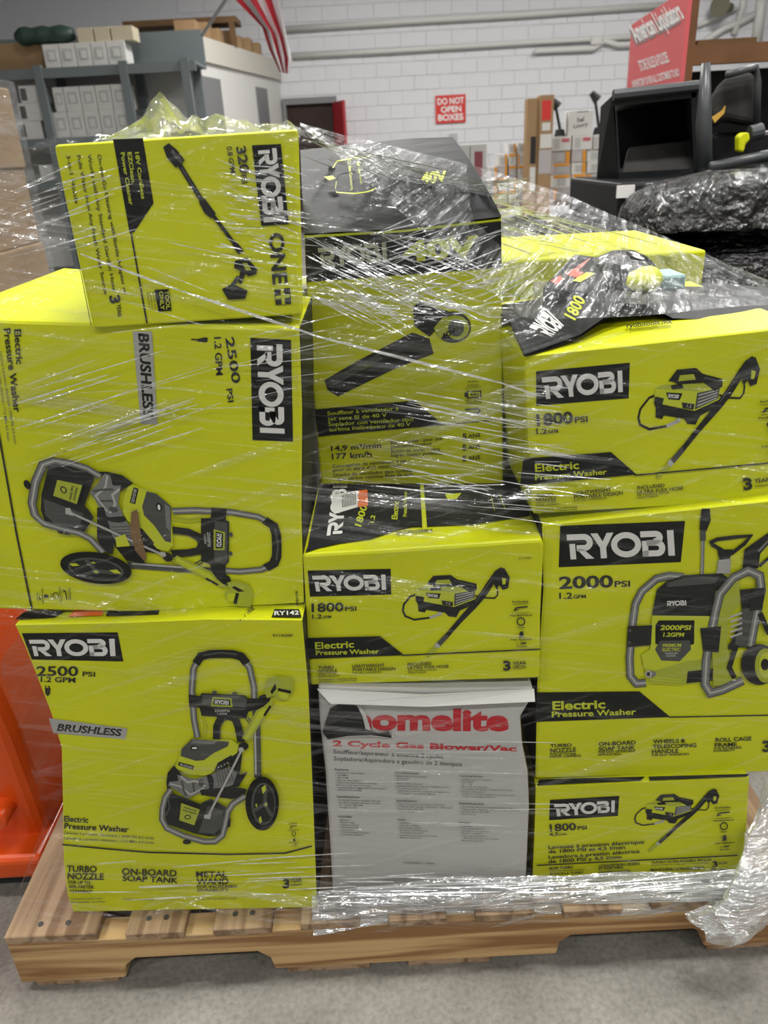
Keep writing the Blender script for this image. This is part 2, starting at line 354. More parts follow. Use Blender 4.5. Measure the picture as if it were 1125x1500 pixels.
def icons(P, x, y, s, ang=0):
    """the little column of included items, reading down"""
    c, sn = math.cos(ang), math.sin(ang)
    q = lambda a, b: (x + s * (a * c - b * sn), y + s * (a * sn + b * c))
    def t(tx, a, b, L, h): p0 = q(a - L / 2, b); p1 = q(a + L / 2, b); P.T(tx, *p0, *p1, h * s, TXT, .02)
    t('Includes', 0, 0, 68, 9); P.line([q(-36, 8), q(36, 6)], 1.5 * s, TXT)
    P.line([q(-28, 34), q(-18, 22), q(0, 20), q(30, 18)], 6 * s, TXT); P.line([q(-26, 32), q(-10, 30)], 4 * s, TXT); P.line([q(-36, 44), q(36, 42)], 1.5 * s, TXT)
    t('Handle/Wand', 0, 57, 92, 8)
    P.line([q(16 * math.cos(k * .5236), 80 + 16 * math.sin(k * .5236)) for k in range(13)], 5 * s, TXT); t('Hose', 0, 108, 30, 7)
    P.poly([q(-8, 128), q(-4, 122), q(8, 120), q(10, 145), q(-9, 147)], TXT); t('Soap Applicator', 0, 158, 90, 8)
    P.line([q(-4, 172), q(20, 170)], 6 * s, TXT); P.ell(*q(-18, 172), 2.5 * s, 2.5 * s, TXT, 8); t('Nozzles', 0, 187, 46, 7)

# ================================================================ SETTING
FLOORM = bpy.data.materials.new('concrete_floor'); FLOORM.use_nodes = True
def _floor():
    nt = FLOORM.node_tree; b = nt.nodes['Principled BSDF']; b.inputs['Roughness'].default_value = 0.62
    tc = nt.nodes.new('ShaderNodeTexCoord')
    a = nt.nodes.new('ShaderNodeTexNoise'); a.inputs['Scale'].default_value = 5; a.inputs['Detail'].default_value = 8; a.inputs['Roughness'].default_value = .7
    c = nt.nodes.new('ShaderNodeTexNoise'); c.inputs['Scale'].default_value = 120; c.inputs['Detail'].default_value = 3
    v = nt.nodes.new('ShaderNodeTexVoronoi'); v.inputs['Scale'].default_value = 42
    for n in (a, c, v): nt.links.new(tc.outputs['Object'], n.inputs['Vector'])
    r = nt.nodes.new('ShaderNodeValToRGB'); r.color_ramp.elements[0].position = .3; r.color_ramp.elements[1].position = .72
    r.color_ramp.elements[0].color = (.135, .127, .11, 1); r.color_ramp.elements[1].color = (.26, .248, .222, 1)
    nt.links.new(a.outputs[0], r.inputs[0])
    r2 = nt.nodes.new('ShaderNodeValToRGB'); r2.color_ramp.elements[0].position = .25; r2.color_ramp.elements[1].position = .6
    r2.color_ramp.elements[0].color = (.72, .72, .72, 1); r2.color_ramp.elements[1].color = (1.08, 1.08, 1.08, 1)
    nt.links.new(c.outputs[0], r2.inputs[0])
    r3 = nt.nodes.new('ShaderNodeValToRGB'); r3.color_ramp.elements[0].position = .03; r3.color_ramp.elements[1].position = .09
    r3.color_ramp.elements[0].color = (.45, .45, .45, 1); r3.color_ramp.elements[1].color = (1, 1, 1, 1)
    nt.links.new(v.outputs['Distance'], r3.inputs[0])
    m1 = nt.nodes.new('ShaderNodeMixRGB'); m1.blend_type = 'MULTIPLY'; m1.inputs[0].default_value = 1
    m2 = nt.nodes.new('ShaderNodeMixRGB'); m2.blend_type = 'MULTIPLY'; m2.inputs[0].default_value = .6
    nt.links.new(r.outputs[0], m1.inputs[1]); nt.links.new(r2.outputs[0], m1.inputs[2]); nt.links.new(m1.outputs[0], m2.inputs[1]); nt.links.new(r3.outputs[0], m2.inputs[2])
    nt.links.new(m2.outputs[0], b.inputs['Base Color'])
    bp = nt.nodes.new('ShaderNodeBump'); bp.inputs['Strength'].default_value = .25; bp.inputs['Distance'].default_value = .004
    nt.links.new(c.outputs[0], bp.inputs['Height']); nt.links.new(bp.outputs[0], b.inputs['Normal'])
_floor()
WALLM = mat('white_wall_paint', (0.66, 0.67, 0.70), 0.6, 0.3, var=0.03, vscale=2)
JOINT = mat('painted_mortar', (0.63, 0.64, 0.67), 0.7, 0.2)
CEILM = mat('grey_ceiling_deck', (0.30, 0.30, 0.31), 0.8, 0.2)
YW = 14.0
struct('floor', MB().box(-9, 11, -5, YW + .2, -.1, 0, FLOORM))
struct('ceiling', MB().box(-9, 11, -5, YW + .2, 5.2, 5.3, CEILM))
wb = struct('wall_back', MB().box(-9, 11, YW + .012, YW + .2, 0, 5.2, JOINT))
struct('wall_left', MB().box(-9.2, -9, -5, YW + .2, 0, 5.2, WALLM))
struct('wall_right', MB().box(11, 11.2, -5, YW + .2, 0, 5.2, WALLM))
struct('wall_front', MB().box(-9, 11, -5.2, -5, 0, 5.2, WALLM))
# painted concrete blocks, one by one where the photo shows them
bmb = MB().box(-.1975, .1975, YW + .002, YW + .012, -.0975, .0975, WALLM)
blk0 = bmb.build('wall_block', bevel=.006, seg=1)
blk0.parent = wb; first = True
for r in range(13):
    z = .95 + r * .2
    for c in range(23):
        x = -2.55 + c * .4 + (.2 if r % 2 else 0)
        if x > 6.2 and z < 2.6: continue
        o = blk0 if first else blk0.copy()
        if not first: COL.objects.link(o)
        first = False; o.location = (x, random.uniform(-.002, .003), z)

# ceiling strip lamps (the room's own light)
LAMPB = mat('lamp_housing', (.75, .75, .75), .4)
LAMPE = mat('lamp_tube', (1, .97, .92), .4, emit=6)
for i, (x, y) in enumerate(LAMPS):
    t = thing('ceiling_lamp', (x, y, CEIL), 'white fluorescent strip lamp hung under the grey ceiling', 'lamp', 'ceiling strip lamps')
    MB().box(x - .65, x + .65, y - .16, y + .16, CEIL, CEIL + .06, LAMPB).build('housing', t)
    for k in (-.07, .07): MB().tube([(x - .6, y + k, CEIL - .03), (x + .6, y + k, CEIL - .03)], .016, LAMPE, 8).build('tube', t)
    MB().tube([(x - .5, y, CEIL + .06), (x - .5, y, 5.2)], .008, LAMPB, 6).build('hanger', t)
    MB().tube([(x + .5, y, CEIL + .06), (x + .5, y, 5.2)], .008, LAMPB, 6).build('hanger', t)
    ld = bpy.data.lights.new('lamp_light', 'AREA'); ld.shape = 'RECTANGLE'; ld.size = 1.25; ld.size_y = .3
    ld.energy = LAMP_POWER[y]; ld.color = (1, .975, .93)
    lo = bpy.data.objects.new('lamp_light', ld); COL.objects.link(lo); lo.parent = t; lo.location = (0, 0, -.06)

# ================================================================ PALLET
def wood(key, c0, c1, axis):
    m = bpy.data.materials.new(key); m.use_nodes = True; nt = m.node_tree; b = nt.nodes['Principled BSDF']; b.inputs['Roughness'].default_value = .7
    tc = nt.nodes.new('ShaderNodeTexCoord'); mp = nt.nodes.new('ShaderNodeMapping'); nt.links.new(tc.outputs['Object'], mp.inputs[0])
    sc = [26, 26, 26]; sc[axis] = 1.1; mp.inputs['Scale'].default_value = sc
    n = nt.nodes.new('ShaderNodeTexNoise'); n.inputs['Scale'].default_value = 1.6; n.inputs['Detail'].default_value = 3; n.inputs['Distortion'].default_value = .6
    nt.links.new(mp.outputs[0], n.inputs['Vector'])
    r = nt.nodes.new('ShaderNodeValToRGB'); r.color_ramp.elements[0].position = .40; r.color_ramp.elements[1].position = .57
    r.color_ramp.elements[0].color = (*c0, 1); r.color_ramp.elements[1].color = (*c1, 1)
    nt.links.new(n.outputs[0], r.inputs[0]); nt.links.new(r.outputs[0], b.inputs['Base Color'])
    bp = nt.nodes.new('ShaderNodeBump'); bp.inputs['Strength'].default_value = .2; bp.inputs['Distance'].default_value = .003
    nt.links.new(n.outputs[0], bp.inputs['Height']); nt.links.new(bp.outputs[0], b.inputs['Normal'])
    return m
PINE = wood('pine_stringer', (.26, .13, .045), (.56, .37, .17), 0)
DECK = wood('pine_deck', (.20, .115, .06), (.40, .27, .16), 1)
NAIL = mat('nail_steel', (.04, .035, .03), .5)
PX0, PX1, PY0, PY1 = -.605, .620, .790, 1.80
pal = thing('wooden_pallet', (0, 1.3, 0), 'notched wooden pallet on the concrete floor carrying the wrapped lime cartons', 'pallet')
def stringer(y0, y1):
    zb, zt = .016, .105; pts = [(PX0, zb), (PX0, zt), (PX1, zt), (PX1, zb)]
    nz = zb + .042
    def notch(a, b): return [(b, zb), (b - .004, nz - .016), (b - .022, nz), (a + .022, nz), (a + .004, nz - .016), (a, zb)]
    pts = pts + notch(.232, .462) + notch(-.440, -.208)
    MB().prism([(x, y0, z) for x, z in pts], (0, y1 - y0, 0), PINE).build('stringer', pal, bevel=.002, seg=1)
stringer(PY0, PY0 + .038); stringer(1.276, 1.314); stringer(PY1 - .038, PY1)
dx = PX0
bw = [.14] + [.088] * 7 + [.12]; gap = (PX1 - PX0 - sum(bw)) / (len(bw) - 1)
for i, wd in enumerate(bw):
    bd = MB().box(dx, dx + wd, PY0 - .004 + random.uniform(-.003, .004), PY1, .105, .121, DECK).build('deck_board', pal, bevel=.0015, seg=1)
    for k in (.35, .65):
        MB().tube([(dx + wd * k, PY0 + .019, .1205), (dx + wd * k, PY0 + .019, .1218)], .0045, NAIL, 8).build('nail', bd)
    dx += wd + gap
for a, b in ((PX0 + .02, PX0 + .15), (-.19, -.06), (.0, .13), (PX1 - .15, PX1 - .02)):
    MB().box(a, b, PY0 + .004, PY1, 0, .016, DECK).build('bottom_board', pal, bevel=.0015, seg=1)

# ================================================================ THE CARTONS
ZD = .121
def carton(name, label, cat, outline, zbase, BL, BR, depth, m, group=None, bev=.004, yaw=None, Y0=None, side=None):
    """outline: photo outline of the front panel; front plane is vertical through the two base corners"""
    p = atZ(*BL, zbase); q = atZ(*BR, zbase); e = (q - p); e[2] = 0; e /= np.linalg.norm(e)
    if yaw is not None:
        e = np.array([math.cos(math.radians(yaw)), math.sin(math.radians(yaw)), 0]); q = atY(*BR, Y0); p = q - e * .35
    n = np.array([e[1], -e[0], 0.0])
    pts = [onplane(x, y, p, n) for x, y in outline]
    zmin = min(a[2] for a in pts)
    for a in pts:
        if a[2] - zmin < .02: a[2] = zbase + .0008
    t = thing(name, (p + q) / 2 - n * depth / 2, label, cat, group)
    mb = MB().prism(pts, -n * depth, m)
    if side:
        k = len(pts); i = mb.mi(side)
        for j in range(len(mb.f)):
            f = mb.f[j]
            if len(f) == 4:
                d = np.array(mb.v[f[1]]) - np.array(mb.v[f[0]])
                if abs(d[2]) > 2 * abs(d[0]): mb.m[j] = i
    mb.build('body', t, bevel=bev)
    P = Print(p, n, t); P.e = e; P.back = -n; P.pts = pts; P.depth = depth
    return t, P
def topface(t, P, zoff=0.0012):
    a, b = P.tl, P.tr
    n = np.cross(b - a, P.back); n /= np.linalg.norm(n)
    if n[2] < 0: n = -n
    return Print(a + n * zoff, n, t)

zA, zB, zC, zH, zE, zD, zI, zG, zF = .643, 1.004, 1.184, .516, .721, 1.073, .322, .747, .954

# ---- A: upright 2500 at lower left, crushed left edge
t, P = carton('pressure_washer_carton', 'crushed upright lime 2500 PSI carton on the pallet at lower left', 'carton',
    [(22, 915), (180, 912), (300, 907), (443, 908), (452, 1010), (458, 1150), (465, 1330), (300, 1332), (107, 1334), (99, 1312), (93, 1260), (92, 1180), (90, 1095), (75, 1045), (52, 985), (36, 945)],
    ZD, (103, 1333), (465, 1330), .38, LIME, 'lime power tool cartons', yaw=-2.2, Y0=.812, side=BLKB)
P.crop(0, 880, 2.394)
P.part('logo_panel').poly([(77, 113), (413, 110), (433, 212), (112, 205)], BLK)
P.part('logo_lettering').logo((102, 136), (402, 132), (406, 193), (116, 193))
P.part('power_lettering').T('2500', 128, 262, 275, 262, 33).T('PSI', 290, 263, 334, 265, 16).T('1.2 GPM', 143, 283, 265, 286, 18)
P.poly([(158, 305), (178, 305), (176, 325), (168, 334), (160, 325)], TXT).line([(160, 296), (162, 306)], 4, TXT).line([(172, 296), (173, 306)], 4, TXT)
P.part('brushless_band', 'silver band printed BRUSHLESS').poly([(172, 410), (448, 446), (440, 484), (188, 463)], SILV).T('BRUSHLESS', 200, 453, 427, 473, 24, BLK, .035, .15)
P.part('title_lettering').T('Electric', 225, 772, 310, 777, 20).T('Pressure Washer', 226, 797, 452, 810, 20)
P.lines([('Laveuse à pression électrique | 2500 PSI 4,5 l/min', 226, 815, 540, 835, 9), ('Lavadora a presión eléctrica | 17,2 MPa 4,5 l/min', 227, 834, 540, 851, 9)], GTX)
P.part('divider_line').line([(220, 853), (380, 868), (520, 880), (800, 887), (1000, 883), (1094, 858)], 5.5, TXT)
P.part('feature_lettering').T('TURBO', 235, 948, 340, 950, 22).T('NOZZLE', 238, 974, 365, 976, 22).T('FOR UP TO', 240, 990, 318, 992, 11).T('50% FASTER', 242, 1005, 330, 1007, 11).T('CLEANING*', 246, 1021, 325, 1023, 11)
P.part('feature_lettering').T('ON-BOARD', 428, 957, 620, 964, 22).T('SOAP TANK', 430, 979, 625, 988, 20).part('feature_lettering').T('METAL', 688, 966, 798, 966, 20).T('WAND', 690, 991, 802, 991, 21).T('FOR INCREASED', 692, 1004, 832, 1003, 10).T('DURABILITY', 694, 1016, 802, 1016, 10)
P.part('small_print').lines([('*Compared to a standard nozzle', 248, 1045, 360, 1043, 6), ('Comparado con una boquilla', 428, 1045, 540, 1047, 6), ('Pour une durabilité accrue', 698, 1045, 830, 1043, 6), ('Boquilla turbo', 250, 1056, 370, 1054, 6)], GTX)
P.part('warranty_mark').T('3', 992, 1003, 1016, 1003, 30, TXT, .04).T('YEAR', 1018, 985, 1060, 981, 13).T('WARRANTY', 1018, 997, 1062, 994, 7)
P.part('model_number').T('RY142500', 958, 122, 1027, 122, 8)
P.part('included_icons'); icons(P, 1028, 778, .42, -.08)
P.crop(220, 940, 5.0); pic_cage_washer(P)
P.tl, P.tr = P.pts[0], P.pts[3]
P.done()
Q = topface(t, P)
Q.part('black_print').poly([(22, 908), (80, 905), (95, 896), (35, 897)], BLK).part('orange_sticker').poly([(100, 904), (150, 902), (152, 893), (110, 894)], ORG).part('black_print').poly([(155, 903), (232, 901), (234, 893), (158, 894)], BLK)
for i, x in enumerate((262, 308, 352)): Q.part('top_lettering').T('SOAP TANK', x, 910, x + 22, 893, 8, TXT)
Q.part('model_panel').poly([(398, 905), (442, 905), (438, 893), (402, 893)], BLK).T('RY142', 402, 902, 438, 901, 6, WHT)
Q.done()
# loose inner flap sticking up along its top edge
mb = MB(); a0, a1, a2, a3 = atY(233, 915, .822), atY(443, 908, .814), atY(443, 893, .838), atY(236, 899, .845)
mb.prism([a0, a1, a2, a3], (0, .004, .004), LIME).build('top_flap', t)

# ---- B: 2500 lying on its side
t, P = carton('pressure_washer_carton', 'lime 2500 PSI carton lying on its side, its print turned sideways, at far left', 'carton',
    [(-95, 462), (0, 468), (200, 474), (440, 479), (444, 600), (443, 760), (447, 889), (200, 891), (-20, 892), (-90, 893)],
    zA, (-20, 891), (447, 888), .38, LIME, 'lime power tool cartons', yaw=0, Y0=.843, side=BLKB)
P.crop(0, 470, 2.446)
P.part('logo_panel').poly([(897, 60), (1043, 68), (1050, 432), (905, 427)], BLK)
P.part('logo_lettering').logo((1012, 84), (1020, 404), (932, 400), (920, 80))
P.part('power_lettering').T('2500', 808, 60, 833, 225, 30).T('PSI', 812, 243, 818, 292, 20).T('1.2 GPM', 768, 58, 775, 195, 24)
P.poly([(735, 58), (745, 60), (744, 74), (735, 76), (712, 74), (700, 66)], TXT).line([(685, 66), (705, 66)], 5, TXT)
P.part('brushless_band', 'silver band printed BRUSHLESS').poly([(476, 38), (545, 36), (565, 370), (505, 368)], SILV).T('BRUSHLESS', 497, 43, 516, 345, 36, BLK, .035, .15)
P.part('title_lettering').T('Electric', 52, 30, 60, 155, 24).T('Pressure Washer', 14, 28, 52, 328, 24)
P.lines([('Laveuse à pression électrique | 2500 PSI 4,5 l/min', 0, 110, 52, 440, 9), ('Lavadora a presión eléctrica | 17,2 MPa 4,5 l/min', -16, 105, 28, 430, 9)], GTX)
P.part('divider_line').line([(-20, 300), (0, 420), (60, 760), (115, 1030)], 7, TXT)
P.part('model_number').T('RY142500', 1058, 968, 1064, 1034, 8)
P.part('included_icons'); icons(P, 250, 978, .62, math.radians(86))
H = homog([(330, 150), (710, 150), (850, 1165), (275, 1440)], [(1035, 335), (1040, 535), (345, 545), (65, 190)])
P.map = lambda x, y: (20 + H(x, y)[0] / 2.8125, 640 + H(x, y)[1] / 2.8125)
pic_cage_washer(P)
P.crop(20, 640, 2.8125)
P.part('torn_patch', 'torn strip showing brown board').poly([(490, 300), (515, 290), (530, 400), (552, 480), (545, 508), (515, 490), (485, 380)], KRAFTD).poly([(425, 405), (465, 392), (485, 440), (430, 445)], LIME_P).poly([(425, 445), (490, 440), (550, 512), (470, 500)], BLK)
P.done()

# ---- C: 18V cordless power cleaner on top left
t, P = carton('power_cleaner_carton', 'lime 18V cordless power cleaner carton on top of the left stack', 'carton',
    [(78, 212), (437, 189), (441, 330), (445, 473), (300, 475), (135, 478), (105, 340)],
    zB, (135, 477), (445, 472), .30, LIME, 'lime power tool cartons', yaw=4.5, Y0=.852)
P.crop(90, 200, 5.357)
P.part('banner').poly([(405, 22), (640, 12), (724, 522), (572, 750), (535, 757)], BLK)
P.part('banner_lettering').T('18V Cordless', 578, 125, 630, 490, 30, LIME_P).T('EZClean', 520, 125, 552, 360, 30, LIME_P).T('Power Cleaner', 466, 127, 535, 540, 30, LIME_P)
P.part('feature_lettering').T('On-the-Go Cleaning with Bottle Adapter or', 282, 142, 490, 1243, 28, TXT, .012).T('Works with Any Standard Garden Hose', 204, 142, 404, 1213, 28, TXT, .012).T('Pulls Water from Any Fresh Water Source', 122, 148, 338, 1238, 28, TXT, .012).T('3-in-1 Nozzle', 40, 150, 110, 530, 28, TXT, .012)
P.part('divider_line').line([(545, 745), (672, 1465)], 14, TXT).line([(0, 380), (160, 1100), (235, 1480)], 6, TXT)
P.part('warranty_mark').T('3', 378, 1250, 388, 1312, 78, TXT, .04).T('YEAR', 435, 1312, 444, 1416, 30)
P.part('tool_only_mark').poly([(730, 1202), (845, 1195), (866, 1365), (762, 1372)], BLK).T('TOOL', 812, 1208, 826, 1355, 30, LIME_P).T('ONLY', 768, 1214, 782, 1360, 30, LIME_P)
P.lines([('BATTERY AND', 715, 1215, 735, 1355, 12), ('CHARGER SOLD', 692, 1217, 712, 1360, 12), ('SEPARATELY', 670, 1219, 688, 1345, 12)])
P.crop(340, 190, 5.17)
P.part('logo_panel').poly([(150, 118), (370, 108), (430, 715), (222, 728)], BLK)
P.part('logo_lettering').logo((335, 138), (400, 690), (240, 702), (196, 150))
P.part('one_plus_mark').T('ONE', 280, 785, 312, 1172, 108, TXT, .03).poly([(318, 1210), (438, 1195), (448, 1318), (330, 1326)], TXT).line([(330, 1270), (436, 1256)], 24, LIME_P).line([(378, 1206), (390, 1320)], 24, LIME_P)
P.part('power_lettering').T('320', 32, 130, 64, 335, 70, TXT, .03).T('PSI', 66, 345, 76, 410, 42).T('0.8 GPM', -40, 130, -10, 330, 38)
P.crop(60, 120, 2.8125)
P.part('product_picture', 'printed picture of a cordless power cleaner wand')
P.line([(516, 260), (540, 295), (575, 338)], [28, 52, 48], DKG).line([(540, 285), (580, 330)], 14, DK2).line([(572, 340), (612, 405), (662, 485)], 20, DKG).line([(580, 352), (655, 475)], 6, DK2).line([(662, 485), (690, 530), (712, 552)], [28, 36, 28], DKG).line([(712, 552), (760, 615), (808, 680)], 15, DKG).line([(795, 660), (812, 685), (826, 702)], [18, 28, 26], DKG)
P.poly([(800, 735), (850, 722), (892, 772), (888, 790), (858, 800), (842, 790), (826, 832), (812, 822), (822, 778), (796, 765)], DKG).poly([(830, 745), (850, 745), (868, 775), (845, 775)], LIMED).line([(815, 800), (780, 850)], 16, DK2).poly([(746, 852), (790, 830), (852, 858), (842, 892), (772, 896)], DKG).poly([(765, 848), (790, 838), (815, 850), (790, 860)], DK2)
P.done()

# ---- H: white gas blower carton
t, P = carton('gas_blower_carton', 'torn white gas blower carton with red lettering standing on the pallet', 'carton',
    [(465, 1006), (520, 1008), (640, 1010), (782, 1008), (775, 1030), (763, 1050), (766, 1090), (774, 1130), (776, 1180), (773, 1250), (770, 1311), (620, 1312), (487, 1313), (482, 1230), (476, 1130), (468, 1060)],
    ZD, (485, 1312), (770, 1310), .36, WHTB, yaw=-1, Y0=.826, side=KRAFTD)
P.crop(450, 980, 3.214)
P.part('brand_lettering', 'large red lettering').T('homelite', 205, 282, 948, 286, 95, RED, .045)
P.part('title_lettering', 'red lettering').T('2 Cycle Gas Blower/Vac', 120, 360, 985, 386, 25, RED, .035)
P.part('subtitle_lettering').T('Souffleur/aspirateur à essence 2 cycles', 123, 396, 640, 420, 19, GTX, .004).T('Sopladora/Aspiradora a gasolina de 2 tiempos', 125, 428, 728, 456, 19, GTX, .004)
P.part('specification_text')
cols = [(130, 475, [('Features', 66, 1), ('• Powerful 2 Cycle Engine', 140, 0), ('• 150 MPH', 62, 0), ('• 400 CFM', 60, 0), ('• Easy to Start Engine', 120, 0), ('• Down-the-Tube Exhaust Channels', 195, 0), ('   Exhaust Away from the User', 165, 0), ('• Variable Speed Trigger and Cruise Control', 235, 0), ('• Efficient Fan Design', 122, 0)]),
        (140, 602, [('Specifications', 105, 1), ('• Air Speed (Sweeper Nozzle): 150 mph', 205, 0), ('• Air Speed (Gutter Nozzle): 215 mph', 203, 0), ('• Air Volume: 400 CFM', 118, 0), ('• Weight: 9.2 lbs', 90, 0)]),
        (148, 695, [('Includes', 62, 1), ('• Blower', 48, 0), ('• Blower Tube', 75, 0), ('• Sweeper Nozzle', 95, 0), ('• Gutter Leaf Nozzle', 90, 0), ('• Vacuum Kit', 68, 0), ('• 2 Cycle Engine Lubricant', 140, 0), ("• Operator's Manual", 110, 0)]),
        (412, 488, [('Caractéristiques', 115, 1), ('• Moteur deux temps puissant', 150, 0), ('• 241,4 km/h', 66, 0), ('• 400 CFM', 58, 0), ('• Moteur facile à démarrer', 130, 0), ("• Échappement par tube de soufflage loin de", 250, 0), ("   l'utilisateur", 150, 0), ("• Gâchette à vitesse variable et régulateur", 255, 0), ('• Conception de turbine efficace', 185, 0)]),
        (418, 618, [('Spécifications', 98, 1), ("• Vitesse d'air (buse de balayage) : 241,4 km/h", 230, 0), ("• Vitesse d'air (buse à feuilles) : 346 km/h", 265, 0), ("• Volume d'air : 400 CFM", 125, 0), ('• Poids : 4,2 kg', 80, 0)]),
        (424, 706, [('Inclut', 38, 1), ('• Souffleur', 60, 0), ('• Tube de soufflage', 100, 0), ('• Buse grande vitesse', 110, 0), ('• Buse pour feuilles mortes', 140, 0), ("• Ensemble d'aspiration", 120, 0), ('• Lubrifiant pour moteur deux temps', 180, 0), ("• Manuel d'utilisation", 108, 0)]),
        (716, 500, [('Características', 108, 1), ('• Potente motor de 2 tiempos', 150, 0), ('• 241,4 km/h', 66, 0), ('• 400 CFM', 56, 0), ('• Motor de arranque fácil', 130, 0), ('• Los canales de escape a través del tubo alejan', 250, 0), ('   los gases del usuario', 120, 0), ('• Gatillo de velocidad variable y control de crucero', 255, 0), ('• Diseño de ventilador eficiente', 160, 0)]),
        (716, 628, [('Especificaciones', 116, 1), ('• Velocidad del aire (boquilla barredora)', 250, 0), ('• Velocidad del aire (boquilla para hojas)', 280, 0), ('• Volumen de aire: 400 CFM', 135, 0), ('• Peso: 4,2 kg', 72, 0)]),
        (716, 718, [('Incluye', 48, 1), ('• Sopladora', 60, 0), ('• Tubo de la sopladora', 115, 0), ('• Boquilla de alta velocidad', 138, 0), ('• Boquilla barredora', 100, 0), ('• Juego para aspiradora', 120, 0), ('• Lubricante para motor de 2 tiempos', 180, 0), ('• Manual del operador', 110, 0)])]
for x, y, rows in cols:
    for tx, wd, hd in rows:
        P.T(tx, x, y, x + wd, y + wd * .03, 9 if hd else 6.5, TXT if hd else GTX, .012 if hd else .006); y += 14 if hd else 11.4; x += .8
P.T('CONTENIDO: 1 PIEZA', 455, 905, 600, 910, 8, GTX, .01)
P.part('torn_hole_shade', 'dark hole torn through the panel').poly([(72, 288), (108, 178), (165, 145), (232, 160), (262, 215), (275, 272), (335, 292), (385, 284), (398, 316), (300, 302), (190, 306), (98, 322)], mat('hole_shade_ink', (.012, .012, .012), .9))  # uncut panel: the shade inside the tear is painted as a flat dark patch
P.done()
for pts in ([(110, 178), (165, 145), (232, 160), (250, 150), (165, 130), (95, 170)], [(232, 160), (262, 215), (275, 272), (300, 280), (275, 205), (245, 155)], [(98, 322), (190, 306), (300, 302), (398, 316), (400, 290), (412, 318), (300, 315), (190, 320)]):
    q3 = [onplane(450 + x / 3.214, 980 + y / 3.214, P.p, P.n) + P.n * (.003 if i in (1, 2, 3) else .001) for i, (x, y) in enumerate(pts)]
    MB().prism(q3, P.n * .0015, WHTB).build('torn_paper_edge', t)
mb = MB(); fl = [onplane(x, y, P.p, P.n) + P.n * d for x, y, d in ((465, 1008, .001), (620, 1013, .006), (782, 1008, .001), (781, 1018, .012), (620, 1024, .014), (485, 1021, .012))]
mb.prism(fl, P.n * .002, WHTB).build('top_fold', t)

# ---- E: compact 1800 in the middle
def compact_front(P, logo_pts, panel, crop, hom, wide):
    P.crop(*crop)
    P.part('logo_panel').poly(panel, BLK); P.part('logo_lettering').logo(*logo_pts)
    if hom:
        src = np.array([(880, 410, 1), (560, 770, 1), (462, 585, 1), (690, 612, 1), (590, 524, 1), (625, 440, 1), (912, 450, 1)], float)
        A_ = np.linalg.lstsq(src, np.array(hom, float), rcond=None)[0]
        Hh = lambda x, y: tuple(np.array([x, y, 1.0]) @ A_)
        P.map = lambda x, y: (crop[0] + Hh(x, y)[0] / crop[2], crop[1] + Hh(x, y)[1] / crop[2])
    pic_compact_washer(P)
    P.crop(*crop)
t, P = carton('pressure_washer_carton', 'small lime 1800 PSI carton resting on the white gas blower carton', 'carton',
    [(443, 812), (560, 806), (680, 798), (794, 790), (797, 800), (792, 900), (791, 994), (640, 1001), (453, 1005), (448, 900)],
    zH, (452, 1005), (790, 994), .33, LIME, 'lime power tool cartons')
compact_front(P, ((78, 442), (388, 436), (391, 501), (90, 508)), [(60, 420), (410, 412), (413, 521), (70, 530)], (430, 690, 2.885), None, 0)
P.part('power_lettering').T('1800', 77, 592, 212, 588, 36).T('PSI', 218, 588, 266, 586, 18).T('1.2', 80, 620, 120, 619, 18).T('GPM', 123, 619, 160, 617, 11)
P.part('banner').poly([(50, 702), (365, 694), (467, 774), (55, 790)], BLK); P.part('banner_lettering').T('Electric', 92, 748, 256, 741, 28, LIME_P).T('Pressure Washer', 95, 773, 362, 766, 19, LIME_P)
P.part('divider_line').line([(460, 774), (1043, 748)], 5.5, TXT)
P.part('feature_lettering').T('TURBO', 105, 832, 172, 830, 12).T('NOZZLE', 105, 847, 185, 845, 12).part('feature_lettering').T('LIGHTWEIGHT', 248, 826, 385, 821, 12).T('PORTABLE DESIGN', 250, 841, 431, 836, 12).part('feature_lettering').T('INCLUDED', 482, 818, 582, 814, 12).T('ULTRA FLEX HOSE', 482, 832, 656, 826, 12)
P.part('small_print').lines([('FOR UP TO 50%', 106, 856, 182, 854, 6.5), ('FASTER CLEANING*', 106, 865, 197, 863, 6.5), ('FOR USER CONVENIENCE', 250, 851, 372, 847, 6.5), ('50% THINNER & LIGHTER', 483, 842, 605, 837, 6.5), ('WEIGHT DESIGN', 484, 851, 560, 848, 6.5), ('*Compared to a Standard Nozzle', 106, 879, 268, 873, 7), ('**Compared to a Standard Hose', 106, 888, 266, 882, 7)], TXT, .012)
P.part('warranty_mark').T('3', 885, 836, 917, 835, 38, TXT, .04).T('YEAR', 925, 815, 983, 811, 14).T('LIMITED', 926, 824, 983, 821, 6).T('WARRANTY', 926, 832, 983, 829, 6)
P.part('model_number').T('RY141802', 950, 368, 1004, 364, 6)
P.part('included_icons'); icons(P, 957, 550, 1.0, -.03)
P.tl, P.tr = P.pts[0], P.pts[3]
P.done()
Q = topface(t, P); Q.crop(430, 690, 2.885)
Q.part('top_panel', 'black printed top panel').poly([(50, 345), (60, 320), (110, 60), (420, 25), (780, 10), (960, 20), (1000, 190), (760, 225), (500, 235), (430, 250), (330, 285), (200, 305), (110, 325)], BLKB)
Q.part('top_lettering').logo((140, 275), (168, 60), (228, 60), (205, 270)).T('1800', 285, 238, 312, 150, 28, LIME_P).T('1.2', 340, 222, 345, 190, 18, LIME_P).T('Electric', 438, 207, 446, 130, 24, LIME_P).T('Pressure Washer', 478, 195, 480, 88, 16, LIME_P)
